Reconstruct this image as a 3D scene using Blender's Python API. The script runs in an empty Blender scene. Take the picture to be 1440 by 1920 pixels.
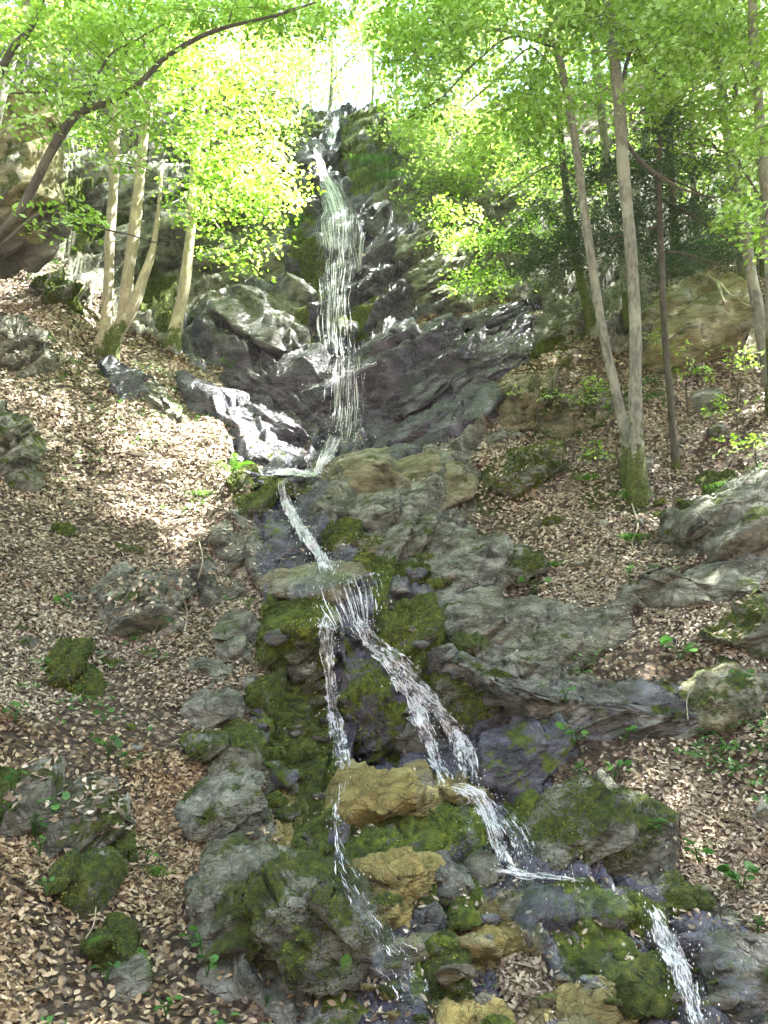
import bpy, math, random
import numpy as np
from mathutils import Vector, Matrix
random.seed(7)
rng = np.random.default_rng(7)
S = bpy.context.scene
COL = S.collection
rad = math.radians

# ------------------------------------------------------------------ camera
FPX, CX, CY = 1507.0, 720.0, 960.0
PITCH = rad(12.0)
CAMZ = 1.6
cd = bpy.data.cameras.new('camera')
cam = bpy.data.objects.new('camera', cd)
COL.objects.link(cam)
cd.sensor_fit = 'VERTICAL'
cd.sensor_height = 24.0
cd.sensor_width = 18.0
cd.lens = FPX / 1920.0 * 24.0
cd.clip_end = 2000
cd.clip_start = 0.05
cam.location = (0, 0, CAMZ)
cam.rotation_euler = (math.pi / 2 + PITCH, 0, 0)
S.camera = cam

# ------------------------------------------------------------------ light
SUN = Vector((0.47, 0.15, 0.87)).normalized()       # direction towards the sun
EL = math.asin(SUN.z)
AZ = math.atan2(SUN.x, SUN.y)
w = bpy.data.worlds.new('World')
S.world = w
w.use_nodes = True
nt = w.node_tree
sky = nt.nodes.new('ShaderNodeTexSky')
sky.sky_type = 'NISHITA'
sky.sun_disc = False
sky.sun_elevation = EL
sky.sun_rotation = AZ
sky.air_density = 1.0
sky.dust_density = 1.5
sky.ozone_density = 1.0
bg = nt.nodes['Background']
wb = nt.nodes.new('ShaderNodeMix')
wb.data_type = 'RGBA'
wb.blend_type = 'MULTIPLY'
wb.inputs[0].default_value = 1.0
nt.links.new(sky.outputs[0], wb.inputs[6])
wb.inputs[7].default_value = (0.94, 0.96, 0.94, 1)
nt.links.new(wb.outputs[2], bg.inputs[0])
bg.inputs[1].default_value = 0.056
sl = bpy.data.lights.new('sun', 'SUN')
sl.energy = 5.0
sl.angle = rad(0.6)
sl.color = (1.0, 0.96, 0.88)
so = bpy.data.objects.new('sun', sl)
COL.objects.link(so)
so.rotation_euler = SUN.to_track_quat('Z', 'Y').to_euler()
S.view_settings.view_transform = 'Standard'
S.view_settings.look = 'None'
S.view_settings.gamma = 1.0
S.view_settings.use_curve_mapping = False
S.view_settings.exposure = 3.98
try:
    S.cycles.use_denoising = True
    S.cycles.max_bounces = 8
    S.cycles.diffuse_bounces = 4
    S.cycles.transparent_max_bounces = 12
    S.cycles.sample_clamp_indirect = 4.0
except Exception:
    pass

# ------------------------------------------------------------------ geometry helpers
cp, sp = math.cos(PITCH), math.sin(PITCH)


def unproj(px, py, Y):
    """pixel of the 1440x1920 photograph and plan distance Y -> world point"""
    xc = (np.asarray(px, float) - CX) / FPX
    yc = (CY - np.asarray(py, float)) / FPX
    ry = cp - yc * sp
    s = np.asarray(Y, float) / ry
    return np.stack([xc * s, ry * s, CAMZ + (yc * cp + sp) * s], -1)


def proj(P):
    d = P - np.array([0, 0, CAMZ])
    f = d[..., 1] * cp + d[..., 2] * sp
    f = np.where(np.abs(f) < 1e-3, 1e-3, f)
    u = -d[..., 1] * sp + d[..., 2] * cp
    return CX + d[..., 0] / f * FPX, CY - u / f * FPX


def mpp(px, py, Y):
    """metres per photo pixel there"""
    yc = (CY - py) / FPX
    return Y / (cp - yc * sp) / FPX


def h3(ix, iy, iz, seed=0):
    n = (ix.astype(np.int64) * 374761393 + iy.astype(np.int64) * 668265263 + iz.astype(np.int64) * 2147483647 + seed * 974634777) & 0xffffffff
    n = ((n ^ (n >> 13)) * 1274126177) & 0xffffffff
    n = ((n ^ (n >> 16)) * 2246822519) & 0xffffffff
    n = n ^ (n >> 15)
    return n.astype(np.float64) / 4294967295.0


def vnoise(P, seed=0):
    f = np.floor(P)
    t = P - f
    t = t * t * (3 - 2 * t)
    i = f.astype(np.int64)
    r = 0
    for a in (0, 1):
        wa = t[:, 0] if a else 1 - t[:, 0]
        for b in (0, 1):
            wb = t[:, 1] if b else 1 - t[:, 1]
            for c in (0, 1):
                wc = t[:, 2] if c else 1 - t[:, 2]
                r = r + wa * wb * wc * h3(i[:, 0] + a, i[:, 1] + b, i[:, 2] + c, seed)
    return r * 2 - 1


def fbm(P, sc, octv=4, seed=0, gain=0.5):
    r, a, tot = 0, 1.0, 0.0
    for o in range(octv):
        r = r + a * vnoise(P * sc + 17.3 * o, seed + o)
        tot += a
        a *= gain
        sc = sc * 2.03 if not isinstance(sc, np.ndarray) else sc * 2.03
    return r / tot


def cells(P, seed=0):
    """F1, F2, random value of the nearest cell, offset to its centre"""
    f = np.floor(P).astype(np.int64)
    n = len(P)
    F1 = np.full(n, 9.0)
    F2 = np.full(n, 9.0)
    hid = np.zeros(n)
    off = np.zeros((n, 3))
    for a in (-1, 0, 1):
        for b in (-1, 0, 1):
            for c in (-1, 0, 1):
                i, j, k = f[:, 0] + a, f[:, 1] + b, f[:, 2] + c
                q = np.stack([i + 0.15 + 0.7 * h3(i, j, k, seed + 1), j + 0.15 + 0.7 * h3(i, j, k, seed + 2), k + 0.15 + 0.7 * h3(i, j, k, seed + 3)], 1)
                d = P - q
                D = np.sqrt((d * d).sum(1))
                m = D < F1
                F2 = np.where(m, F1, np.minimum(F2, D))
                hid = np.where(m, h3(i, j, k, seed + 4), hid)
                off[m] = d[m]
                F1 = np.where(m, D, F1)
    return F1, F2, hid, off


def sstep(a, b, x):
    t = np.clip((x - a) / (b - a), 0, 1)
    return t * t * (3 - 2 * t)


def frame(n):
    n = Vector(n).normalized()
    a = Vector((1, 0, 0)) - n * n.x
    a.normalize()
    b = n.cross(a)
    return np.array([a, b, n])


FR_R = frame((-0.50, -0.42, 0.78))      # beds that climb to the right
FR_L = frame((0.45, -0.45, 0.80))       # beds that fall to the right


def blocky(P, big, fr, seed=0, sizes=((1.5, 1.0, 0.42), (0.55, 0.4, 0.16), (0.2, 0.16, 0.06)), amps=(0.14, 0.09, 0.045), bedk=1.45):
    """broken bedded rock: every cell of a squashed cell pattern gets its own height and tilt"""
    Q = P @ fr.T
    Q = Q + 0.07 * np.stack([fbm(P, 0.9, 2, seed + 31), fbm(P, 0.9, 2, seed + 32), fbm(P, 0.9, 2, seed + 33)], 1)
    d = 0
    # beds: every layer leans back from a sharp undercut lower edge
    for t, ln, a, sd in ((0.52, 1.9, 0.30, 1), (0.19, 0.8, 0.11, 2), (0.075, 0.35, 0.035, 3)):
        ws = fbm(P, 0.55 * big / t * 0.35, 3, seed + 50 + sd)
        zb = Q[:, 2] * big / t + 0.45 * ws
        k = np.floor(zb)
        fr_ = zb - k
        xk = Q[:, 0] * big / ln + 0.37 * k + 0.5 * fbm(P, 1.2 * big / ln, 2, seed + 60 + sd)
        xi = np.floor(xk)
        fx = xk - xi
        hh = h3(k.astype(np.int64), xi.astype(np.int64), np.zeros(len(P), np.int64), seed + sd)
        prof = sstep(0.0, 0.09, fr_) * (1 - 0.85 * fr_)
        side = sstep(0.0, 0.05, fx) * sstep(1.0, 0.95, fx)
        d = d + a / big * bedk * ((0.15 + 1.1 * hh) * (prof - 0.35) * (0.45 + 0.55 * side) + 0.5 * (hh - 0.5))
    for s, a in zip(sizes, amps):
        F1, F2, hid, off = cells(Q * big / np.array(s), seed)
        e = sstep(0.0, 0.10, F2 - F1)
        tilt = off[:, 0] * (hid * 7 % 1 - 0.5) * 0.8 + off[:, 1] * (hid * 13 % 1 - 0.5) * 0.6 + off[:, 2] * 0.35
        d = d + a * ((hid - 0.5) * 1.1 + 0.45 * tilt) * (0.35 + 0.65 * e) - a * 0.28 * (1 - e)
        seed += 11
    return d


def pip(px, py, poly):
    r = np.zeros(px.shape, bool)
    n = len(poly)
    for i in range(n):
        x0, y0 = poly[i]
        x1, y1 = poly[(i + 1) % n]
        if y0 == y1:
            continue
        c = ((y0 > py) != (y1 > py)) & (px < (x1 - x0) * (py - y0) / (y1 - y0) + x0)
        r ^= c
    return r


def new_mesh(name, V, F, smooth=True, attrs=None, uv=None):
    me = bpy.data.meshes.new(name)
    V = np.asarray(V, np.float32)
    if isinstance(F, np.ndarray):
        Fs = [F]
    else:
        Fs = [f for f in F if len(f)]
    nl = sum(f.size for f in Fs)
    npoly = sum(len(f) for f in Fs)
    me.vertices.add(len(V))
    me.vertices.foreach_set('co', V.ravel())
    me.loops.add(nl)
    me.loops.foreach_set('vertex_index', np.concatenate([f.ravel() for f in Fs]).astype(np.int32))
    me.polygons.add(npoly)
    tot = np.concatenate([np.full(len(f), f.shape[1]) for f in Fs]).astype(np.int32)
    st = np.concatenate([[0], np.cumsum(tot)[:-1]]).astype(np.int32)
    me.polygons.foreach_set('loop_start', st)
    me.polygons.foreach_set('use_smooth', np.full(npoly, smooth))
    me.update(calc_edges=True)
    for k, a in (attrs or {}).items():
        at = me.attributes.new(k, 'FLOAT', 'POINT')
        at.data.foreach_set('value', np.asarray(a, np.float32))
    if uv is not None:
        l = me.uv_layers.new(name='UVMap')
        idx = np.concatenate([f.ravel() for f in Fs])
        l.data.foreach_set('uv', np.asarray(uv, np.float32)[idx].ravel())
    me.validate()
    return me


def obj(name, me, mat=None, parent=None, loc=None):
    o = bpy.data.objects.new(name, me)
    COL.objects.link(o)
    if mat and me and not me.materials:
        me.materials.append(mat)
    if loc is not None:
        o.location = loc
    if parent is not None:
        o.parent = parent
    return o


def tag(o, label, cat, group=None):
    o['label'] = label
    o['category'] = cat
    if group:
        o['group'] = group
    return o


def struct(o):
    o['kind'] = 'structure'
    return o


def stuff(o, label=None, cat=None):
    o['kind'] = 'stuff'
    if label:
        o['label'] = label
    if cat:
        o['category'] = cat
    return o


def empty(name, loc):
    o = bpy.data.objects.new(name, None)
    o.empty_display_size = 0.1
    COL.objects.link(o)
    o.location = loc
    return o


def catmull(P, R, step):
    P = np.asarray(P, float)
    R = np.asarray(R, float)
    A = np.vstack([2 * P[0] - P[1], P, 2 * P[-1] - P[-2]])
    out, ro = [], []
    for i in range(len(P) - 1):
        p0, p1, p2, p3 = A[i], A[i + 1], A[i + 2], A[i + 3]
        n = max(2, int(np.linalg.norm(p2 - p1) / step))
        for k in range(n):
            t = k / n
            out.append(0.5 * ((2 * p1) + (-p0 + p2) * t + (2 * p0 - 5 * p1 + 4 * p2 - p3) * t * t + (-p0 + 3 * p1 - 3 * p2 + p3) * t ** 3))
            ro.append(R[i] * (1 - t) + R[i + 1] * t)
    out.append(P[-1])
    ro.append(R[-1])
    return np.array(out), np.array(ro)


def tube(P, R, sides=8, wob=0.0, seed=0, cap=True):
    P = np.asarray(P, float)
    n = len(P)
    T = np.gradient(P, axis=0)
    T /= np.linalg.norm(T, axis=1)[:, None] + 1e-9
    ref = np.array([0, 1.0, 0.15]) if abs(T[:, 1].mean()) < 0.85 else np.array([1.0, 0, 0.2])
    U = np.cross(T, ref)
    U /= np.linalg.norm(U, axis=1)[:, None] + 1e-9
    W = np.cross(T, U)
    a = np.arange(sides) / sides * 2 * np.pi
    ring = U[:, None, :] * np.cos(a)[None, :, None] + W[:, None, :] * np.sin(a)[None, :, None]
    V = P[:, None, :] + ring * np.asarray(R)[:, None, None]
    V = V.reshape(-1, 3)
    if wob:
        nn = fbm(V, 3.0, 3, seed)
        V = (V.reshape(n, sides, 3) + ring * (np.asarray(R)[:, None] * wob * nn.reshape(n, sides))[:, :, None]).reshape(-1, 3)
    i, j = np.meshgrid(np.arange(n - 1), np.arange(sides), indexing='ij')
    a0 = i * sides + j
    a1 = i * sides + (j + 1) % sides
    F = np.stack([a0, a1, a1 + sides, a0 + sides], -1).reshape(-1, 4)
    if cap:
        V = np.vstack([V, P[0], P[-1] + T[-1] * R[-1] * 0.5])
        c0, c1 = len(V) - 2, len(V) - 1
        j = np.arange(sides)
        t0 = np.stack([np.full(sides, c0), (j + 1) % sides, j], 1)
        b = (n - 1) * sides
        t1 = np.stack([np.full(sides, c1), b + j, b + (j + 1) % sides], 1)
        return V, F, np.vstack([t0, t1])
    return V, F, np.zeros((0, 3), int)


class Bag:
    """collects pieces of one object"""
    def __init__(s):
        s.V, s.Q, s.T, s.n = [], [], [], 0
        s.A = {}

    def add(s, V, Q=None, T=None, **at):
        s.V.append(V)
        if Q is not None and len(Q):
            s.Q.append(Q + s.n)
        if T is not None and len(T):
            s.T.append(T + s.n)
        s.n += len(V)
        for k, v in at.items():
            s.A.setdefault(k, []).append(np.broadcast_to(v, (len(V),)))

    def mesh(s, name, smooth=True, origin=None):
        V = np.vstack(s.V)
        if origin is not None:
            V = V - np.asarray(origin)
        F = []
        if s.Q:
            F.append(np.vstack(s.Q))
        if s.T:
            F.append(np.vstack(s.T))
        return new_mesh(name, V, F, smooth, {k: np.concatenate(v) for k, v in s.A.items()})


# ------------------------------------------------------------------ materials
class N:
    def __init__(s, name):
        s.m = bpy.data.materials.new(name)
        s.m.use_nodes = True
        s.t = s.m.node_tree
        s.t.nodes.clear()
        s.out = s.t.nodes.new('ShaderNodeOutputMaterial')

    def n(s, typ, ins=None, **kw):
        x = s.t.nodes.new('ShaderNode' + typ)
        for k, v in kw.items():
            setattr(x, k, v)
        for k, v in (ins or {}).items():
            s.set(x, k, v)
        return x

    def set(s, x, k, v):
        i = x.inputs[k]
        if hasattr(v, 'is_linked') or isinstance(v, bpy.types.NodeSocket):
            s.t.links.new(v, i)
        else:
            i.default_value = v

    def math(s, op, a, b=0.0, clamp=False):
        x = s.n('Math', {0: a, 1: b}, operation=op, use_clamp=clamp)
        return x.outputs[0]

    def mix(s, f, a, b):
        x = s.n('Mix', data_type='RGBA')
        s.set(x, 0, f)
        s.set(x, 6, a)
        s.set(x, 7, b)
        return x.outputs[2]

    def mixf(s, f, a, b):
        x = s.n('Mix', data_type='FLOAT')
        s.set(x, 0, f)
        s.set(x, 2, a)
        s.set(x, 3, b)
        return x.outputs[0]

    def attr(s, name):
        return s.n('Attribute', attribute_name=name).outputs['Fac']

    def noise(s, vec, scale, detail=4, rough=0.55, dist=0.0):
        return s.n('TexNoise', {'Vector': vec, 'Scale': scale, 'Detail': detail, 'Roughness': rough, 'Distortion': dist}).outputs['Fac']

    def ramp(s, f, stops):
        x = s.n('ValToRGB', {0: f})
        e = x.color_ramp.elements
        while len(e) < len(stops):
            e.new(0.5)
        for q, (p, c) in zip(e, stops):
            q.position = p
            q.color = (*c, 1) if len(c) == 3 else c
        return x.outputs[0]

    def ss(s, f, a, b):
        x = s.n('MapRange', {0: f, 1: a, 2: b, 3: 0.0, 4: 1.0}, interpolation_type='SMOOTHSTEP')
        return x.outputs[0]


def world_pos(M):
    return M.n('NewGeometry').outputs['Position']


def rock_material(name, litter=False):
    M = N(name)
    pos = world_pos(M)
    nz = M.n('SeparateXYZ', {0: M.n('NewGeometry').outputs['Normal']}).outputs[2]
    moss_a, wet, och = M.attr('moss'), M.attr('wet'), M.attr('ochre')
    mp = M.n('Mapping', {'Vector': pos, 'Rotation': (rad(25), rad(-30), 0), 'Scale': (1, 1, 2.6)}).outputs[0]
    n1 = M.noise(pos, 1.3, 6, 0.6)
    n2 = M.noise(mp, 2.6, 8, 0.7, 0.6)
    n3 = M.noise(pos, 28, 6, 0.7)
    base = M.ramp(n2, [(0.30, (0.022, 0.022, 0.018)), (0.42, (0.085, 0.088, 0.068)), (0.49, (0.22, 0.23, 0.185)), (0.58, (0.36, 0.375, 0.32)), (0.72, (0.52, 0.53, 0.47))])
    base = M.mix(M.ss(n1, 0.35, 0.7), base, M.mix(0.5, base, (0.13, 0.14, 0.075, 1)))
    base = M.mix(M.math('MULTIPLY', M.ss(n3, 0.45, 0.75), 0.5), base, (0.08, 0.08, 0.07, 1))
    stain = M.ss(M.noise(M.n('Mapping', {'Vector': pos, 'Location': (3, 7, 1), 'Scale': (1.6, 1.6, 0.7)}).outputs[0], 2.2, 8, 0.72, 0.8), 0.50, 0.60)
    base = M.mix(M.math('MULTIPLY', stain, 0.55), base, (0.045, 0.045, 0.036, 1))
    lich = M.math('MULTIPLY', M.ss(M.noise(pos, 9, 5, 0.7), 0.56, 0.64), M.ss(M.noise(pos, 1.1, 2), 0.42, 0.6))
    base = M.mix(M.math('MULTIPLY', lich, 0.6), base, (0.44, 0.47, 0.40, 1))
    crv = M.n('Mapping', {'Vector': M.n('VectorMath', {0: pos, 1: M.n('VectorMath', {0: M.n('TexNoise', {'Vector': pos, 'Scale': 2.5, 'Detail': 4}).outputs['Color'], 1: (0.35, 0.35, 0.35)}, operation='MULTIPLY').outputs[0]}, operation='ADD').outputs[0], 'Rotation': (rad(25), rad(-30), 0), 'Scale': (1, 1, 3.2)}).outputs[0]
    ck = M.n('TexVoronoi', {'Vector': crv, 'Scale': 2.6}, feature='DISTANCE_TO_EDGE').outputs['Distance']
    ck2 = M.n('TexVoronoi', {'Vector': crv, 'Scale': 9.0}, feature='DISTANCE_TO_EDGE').outputs['Distance']
    crack = M.math('MULTIPLY', M.ss(ck, 0.0, 0.035), M.mixf(0.5, 1.0, M.ss(ck2, 0.0, 0.06)))
    speck = M.noise(pos, 75, 3, 0.6)
    base = M.mix(M.math('MULTIPLY', M.ss(speck, 0.55, 0.7), 0.35), base, (0.42, 0.42, 0.36, 1))
    # ochre, iron-stained stone
    oc = M.ramp(n2, [(0.25, (0.09, 0.07, 0.035)), (0.5, (0.36, 0.30, 0.095)), (0.75, (0.52, 0.47, 0.22))])
    ofac = M.math('MULTIPLY', och, M.ss(M.math('ADD', n1, M.math('MULTIPLY', n3, 0.25)), 0.42, 0.66), True)
    ofac = M.math('ADD', ofac, M.math('MULTIPLY', M.ss(och, 0.6, 1.0), 0.55), True)
    base = M.mix(ofac, base, oc)
    # wet, dark stone; its violet sheen is put into the colour
    wc = M.ramp(n2, [(0.34, (0.012, 0.012, 0.018)), (0.5, (0.050, 0.050, 0.076)), (0.68, (0.15, 0.15, 0.225))])
    wf = M.math('MULTIPLY', M.ss(M.math('ADD', wet, M.math('MULTIPLY', M.math('SUBTRACT', n1, 0.5), 0.9)), 0.3, 0.65), M.math('SUBTRACT', 1.0, M.math('MULTIPLY', ofac, 0.75)))
    base = M.mix(M.math('MULTIPLY', wf, 0.9), base, wc)
    # moss
    mn = M.noise(pos, 3.2, 8, 0.72, 0.3)
    mf = M.math('ADD', M.math('MULTIPLY', moss_a, 0.95), M.math('MULTIPLY', M.math('SUBTRACT', mn, 0.5), 2.6))
    mf = M.math('ADD', mf, M.math('MULTIPLY', nz, 0.18))
    mf = M.ss(mf, 0.52, 0.70)
    mf = M.math('MULTIPLY', mf, M.ss(moss_a, 0.02, 0.2))
    mc = M.ramp(M.noise(pos, 17, 5, 0.7), [(0.25, (0.012, 0.022, 0.004)), (0.42, (0.04, 0.065, 0.006)), (0.56, (0.095, 0.135, 0.010)), (0.75, (0.22, 0.265, 0.025))])
    base = M.mix(mf, base, mc)
    rough = M.mixf(wf, 0.85, M.mixf(M.ss(n3, 0.3, 0.7), 0.12, 0.38))
    rough = M.mixf(mf, rough, 0.95)
    if litter:
        lt = M.attr('litter')
        v = M.n('TexVoronoi', {'Vector': pos, 'Scale': 19.0, 'Randomness': 1.0}, feature='F1')
        cr = M.n('SeparateColor', {0: v.outputs['Color']})
        lc = M.ramp(cr.outputs[0], [(0.0, (0.055, 0.035, 0.022)), (0.3, (0.15, 0.10, 0.062)), (0.6, (0.30, 0.22, 0.15)), (1.0, (0.46, 0.38, 0.29))])
        soil = M.mix(M.ss(M.noise(pos, 14, 4), 0.35, 0.65), (0.035, 0.024, 0.016, 1), (0.10, 0.07, 0.045, 1))
        lc = M.mix(M.ss(v.outputs['Distance'], 0.35, 0.6), lc, soil)
        lf = M.ss(M.math('ADD', lt, M.math('MULTIPLY', M.math('SUBTRACT', M.noise(pos, 4, 5, 0.7), 0.5), 0.8)), 0.4, 0.6)
        lf = M.math('MULTIPLY', lf, M.math('SUBTRACT', 1.0, M.math('MULTIPLY', mf, 0.8)))
        base = M.mix(lf, base, lc)
        rough = M.mixf(lf, rough, 0.8)
    hgt = M.math('ADD', M.math('MULTIPLY', M.noise(mp, 6, 10, 0.72, 0.4), 0.9), M.math('MULTIPLY', n3, 0.35))
    hgt = M.math('ADD', hgt, M.math('MULTIPLY', M.math('MULTIPLY', M.noise(pos, 45, 5, 0.75), mf), 1.5))
    if litter:
        hgt = M.math('ADD', hgt, M.math('MULTIPLY', lf, M.math('MULTIPLY', cr.outputs[1], 0.5)))
    hgt = M.math('ADD', hgt, M.math('MULTIPLY', M.math('MULTIPLY', crack, M.math('SUBTRACT', 1.0, mf)), 0.55))
    bump = M.n('Bump', {'Height': hgt, 'Strength': M.mixf(wf, 1.0, 0.6), 'Distance': 0.08})
    b = M.n('BsdfPrincipled', {'Base Color': base, 'Roughness': rough, 'Normal': bump.outputs[0]})
    b.inputs['Specular IOR Level'].default_value = 0.5
    M.t.links.new(b.outputs[0], M.out.inputs[0])
    return M.m


def leaf_material(name, stops, trans=0.5, tcol=None, rough=0.55):
    M = N(name)
    r = M.attr('rnd')
    c = M.ramp(r, stops)
    b = M.n('BsdfPrincipled', {'Base Color': c, 'Roughness': rough})
    b.inputs['Specular IOR Level'].default_value = 0.35
    if trans > 0:
        tc = M.mix(1.0, c, c)
        g = M.n('HueSaturation', {'Color': tc, 'Value': 1.55 if tcol is None else tcol, 'Saturation': 1.03})
        tr = M.n('BsdfTranslucent', {'Color': g.outputs[0]})
        mx = M.n('MixShader', {0: trans})
        M.t.links.new(b.outputs[0], mx.inputs[1])
        M.t.links.new(tr.outputs[0], mx.inputs[2])
        M.t.links.new(mx.outputs[0], M.out.inputs[0])
    else:
        M.t.links.new(b.outputs[0], M.out.inputs[0])
    return M.m


def bark_material(name, light, dark, moss=0.0):
    M = N(name)
    pos = world_pos(M)
    mp = M.n('Mapping', {'Vector': pos, 'Scale': (1, 1, 0.35)}).outputs[0]
    a = M.noise(mp, 22, 6, 0.7)
    bb = M.noise(pos, 2.3, 5, 0.65)
    c = M.mix(M.ss(a, 0.3, 0.7), (*dark, 1), (*light, 1))
    c = M.mix(M.math('MULTIPLY', M.ss(bb, 0.5, 0.62), 0.6), c, (light[0] * 1.35, light[1] * 1.4, light[2] * 1.35, 1))
    ms = M.math('ADD', M.attr('moss'), M.math('MULTIPLY', M.math('SUBTRACT', M.noise(pos, 7, 6, 0.7), 0.5), 2.4))
    mf = M.math('MULTIPLY', M.ss(ms, 0.4, 0.62), M.ss(M.attr('moss'), 0.02, 0.15))
    c = M.mix(mf, c, M.ramp(M.noise(pos, 26, 4), [(0.3, (0.02, 0.035, 0.006)), (0.7, (0.10, 0.13, 0.02))]))
    bump = M.n('Bump', {'Height': M.math('ADD', a, M.noise(pos, 60, 3)), 'Strength': 0.9, 'Distance': 0.02})
    b = M.n('BsdfPrincipled', {'Base Color': c, 'Roughness': 0.85, 'Normal': bump.outputs[0]})
    M.t.links.new(b.outputs[0], M.out.inputs[0])
    return M.m


M_TERR = rock_material('terrain_material', True)
M_ROCK = rock_material('rock_material')
GREEN = [(0.0, (0.10, 0.19, 0.018)), (0.4, (0.18, 0.29, 0.035)), (0.75, (0.29, 0.41, 0.11)), (1.0, (0.44, 0.55, 0.28))]
M_LEAF = leaf_material('beech_leaf', GREEN, 0.62, 1.8)
M_LEAF2 = leaf_material('far_leaf', [(0.0, (0.12, 0.20, 0.03)), (0.5, (0.21, 0.31, 0.06)), (1.0, (0.34, 0.44, 0.14))], 0.5, 1.6)
M_NEEDLE = leaf_material('needles', [(0.0, (0.025, 0.06, 0.022)), (0.5, (0.045, 0.10, 0.035)), (1.0, (0.08, 0.15, 0.05))], 0.3, 1.2)
M_PLANT = leaf_material('plant_leaf', [(0.0, (0.035, 0.11, 0.02)), (0.5, (0.06, 0.17, 0.035)), (1.0, (0.10, 0.24, 0.05))], 0.35, 1.5, 0.4)
M_FERN = leaf_material('fern_leaf', [(0.0, (0.04, 0.12, 0.01)), (0.5, (0.07, 0.19, 0.015)), (1.0, (0.13, 0.28, 0.03))], 0.4, 1.5)
M_DEAD = leaf_material('dead_leaf', [(0.0, (0.05, 0.032, 0.02)), (0.25, (0.14, 0.105, 0.068)), (0.5, (0.28, 0.228, 0.16)), (0.8, (0.47, 0.41, 0.315)), (1.0, (0.66, 0.60, 0.50))], 0.15, 1.1, 0.5)
M_DEADR = leaf_material('fresh_dead_leaf', [(0.0, (0.035, 0.023, 0.012)), (0.3, (0.15, 0.10, 0.052)), (0.6, (0.34, 0.255, 0.145)), (1.0, (0.62, 0.52, 0.36))], 0.15, 1.1, 0.5)
M_BARK = bark_material('grey_bark', (0.25, 0.26, 0.215), (0.09, 0.095, 0.075))
M_BARKP = bark_material('pale_bark', (0.42, 0.38, 0.29), (0.24, 0.21, 0.16))
M_BARKD = bark_material('dark_bark', (0.085, 0.083, 0.06), (0.035, 0.032, 0.025))


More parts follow.
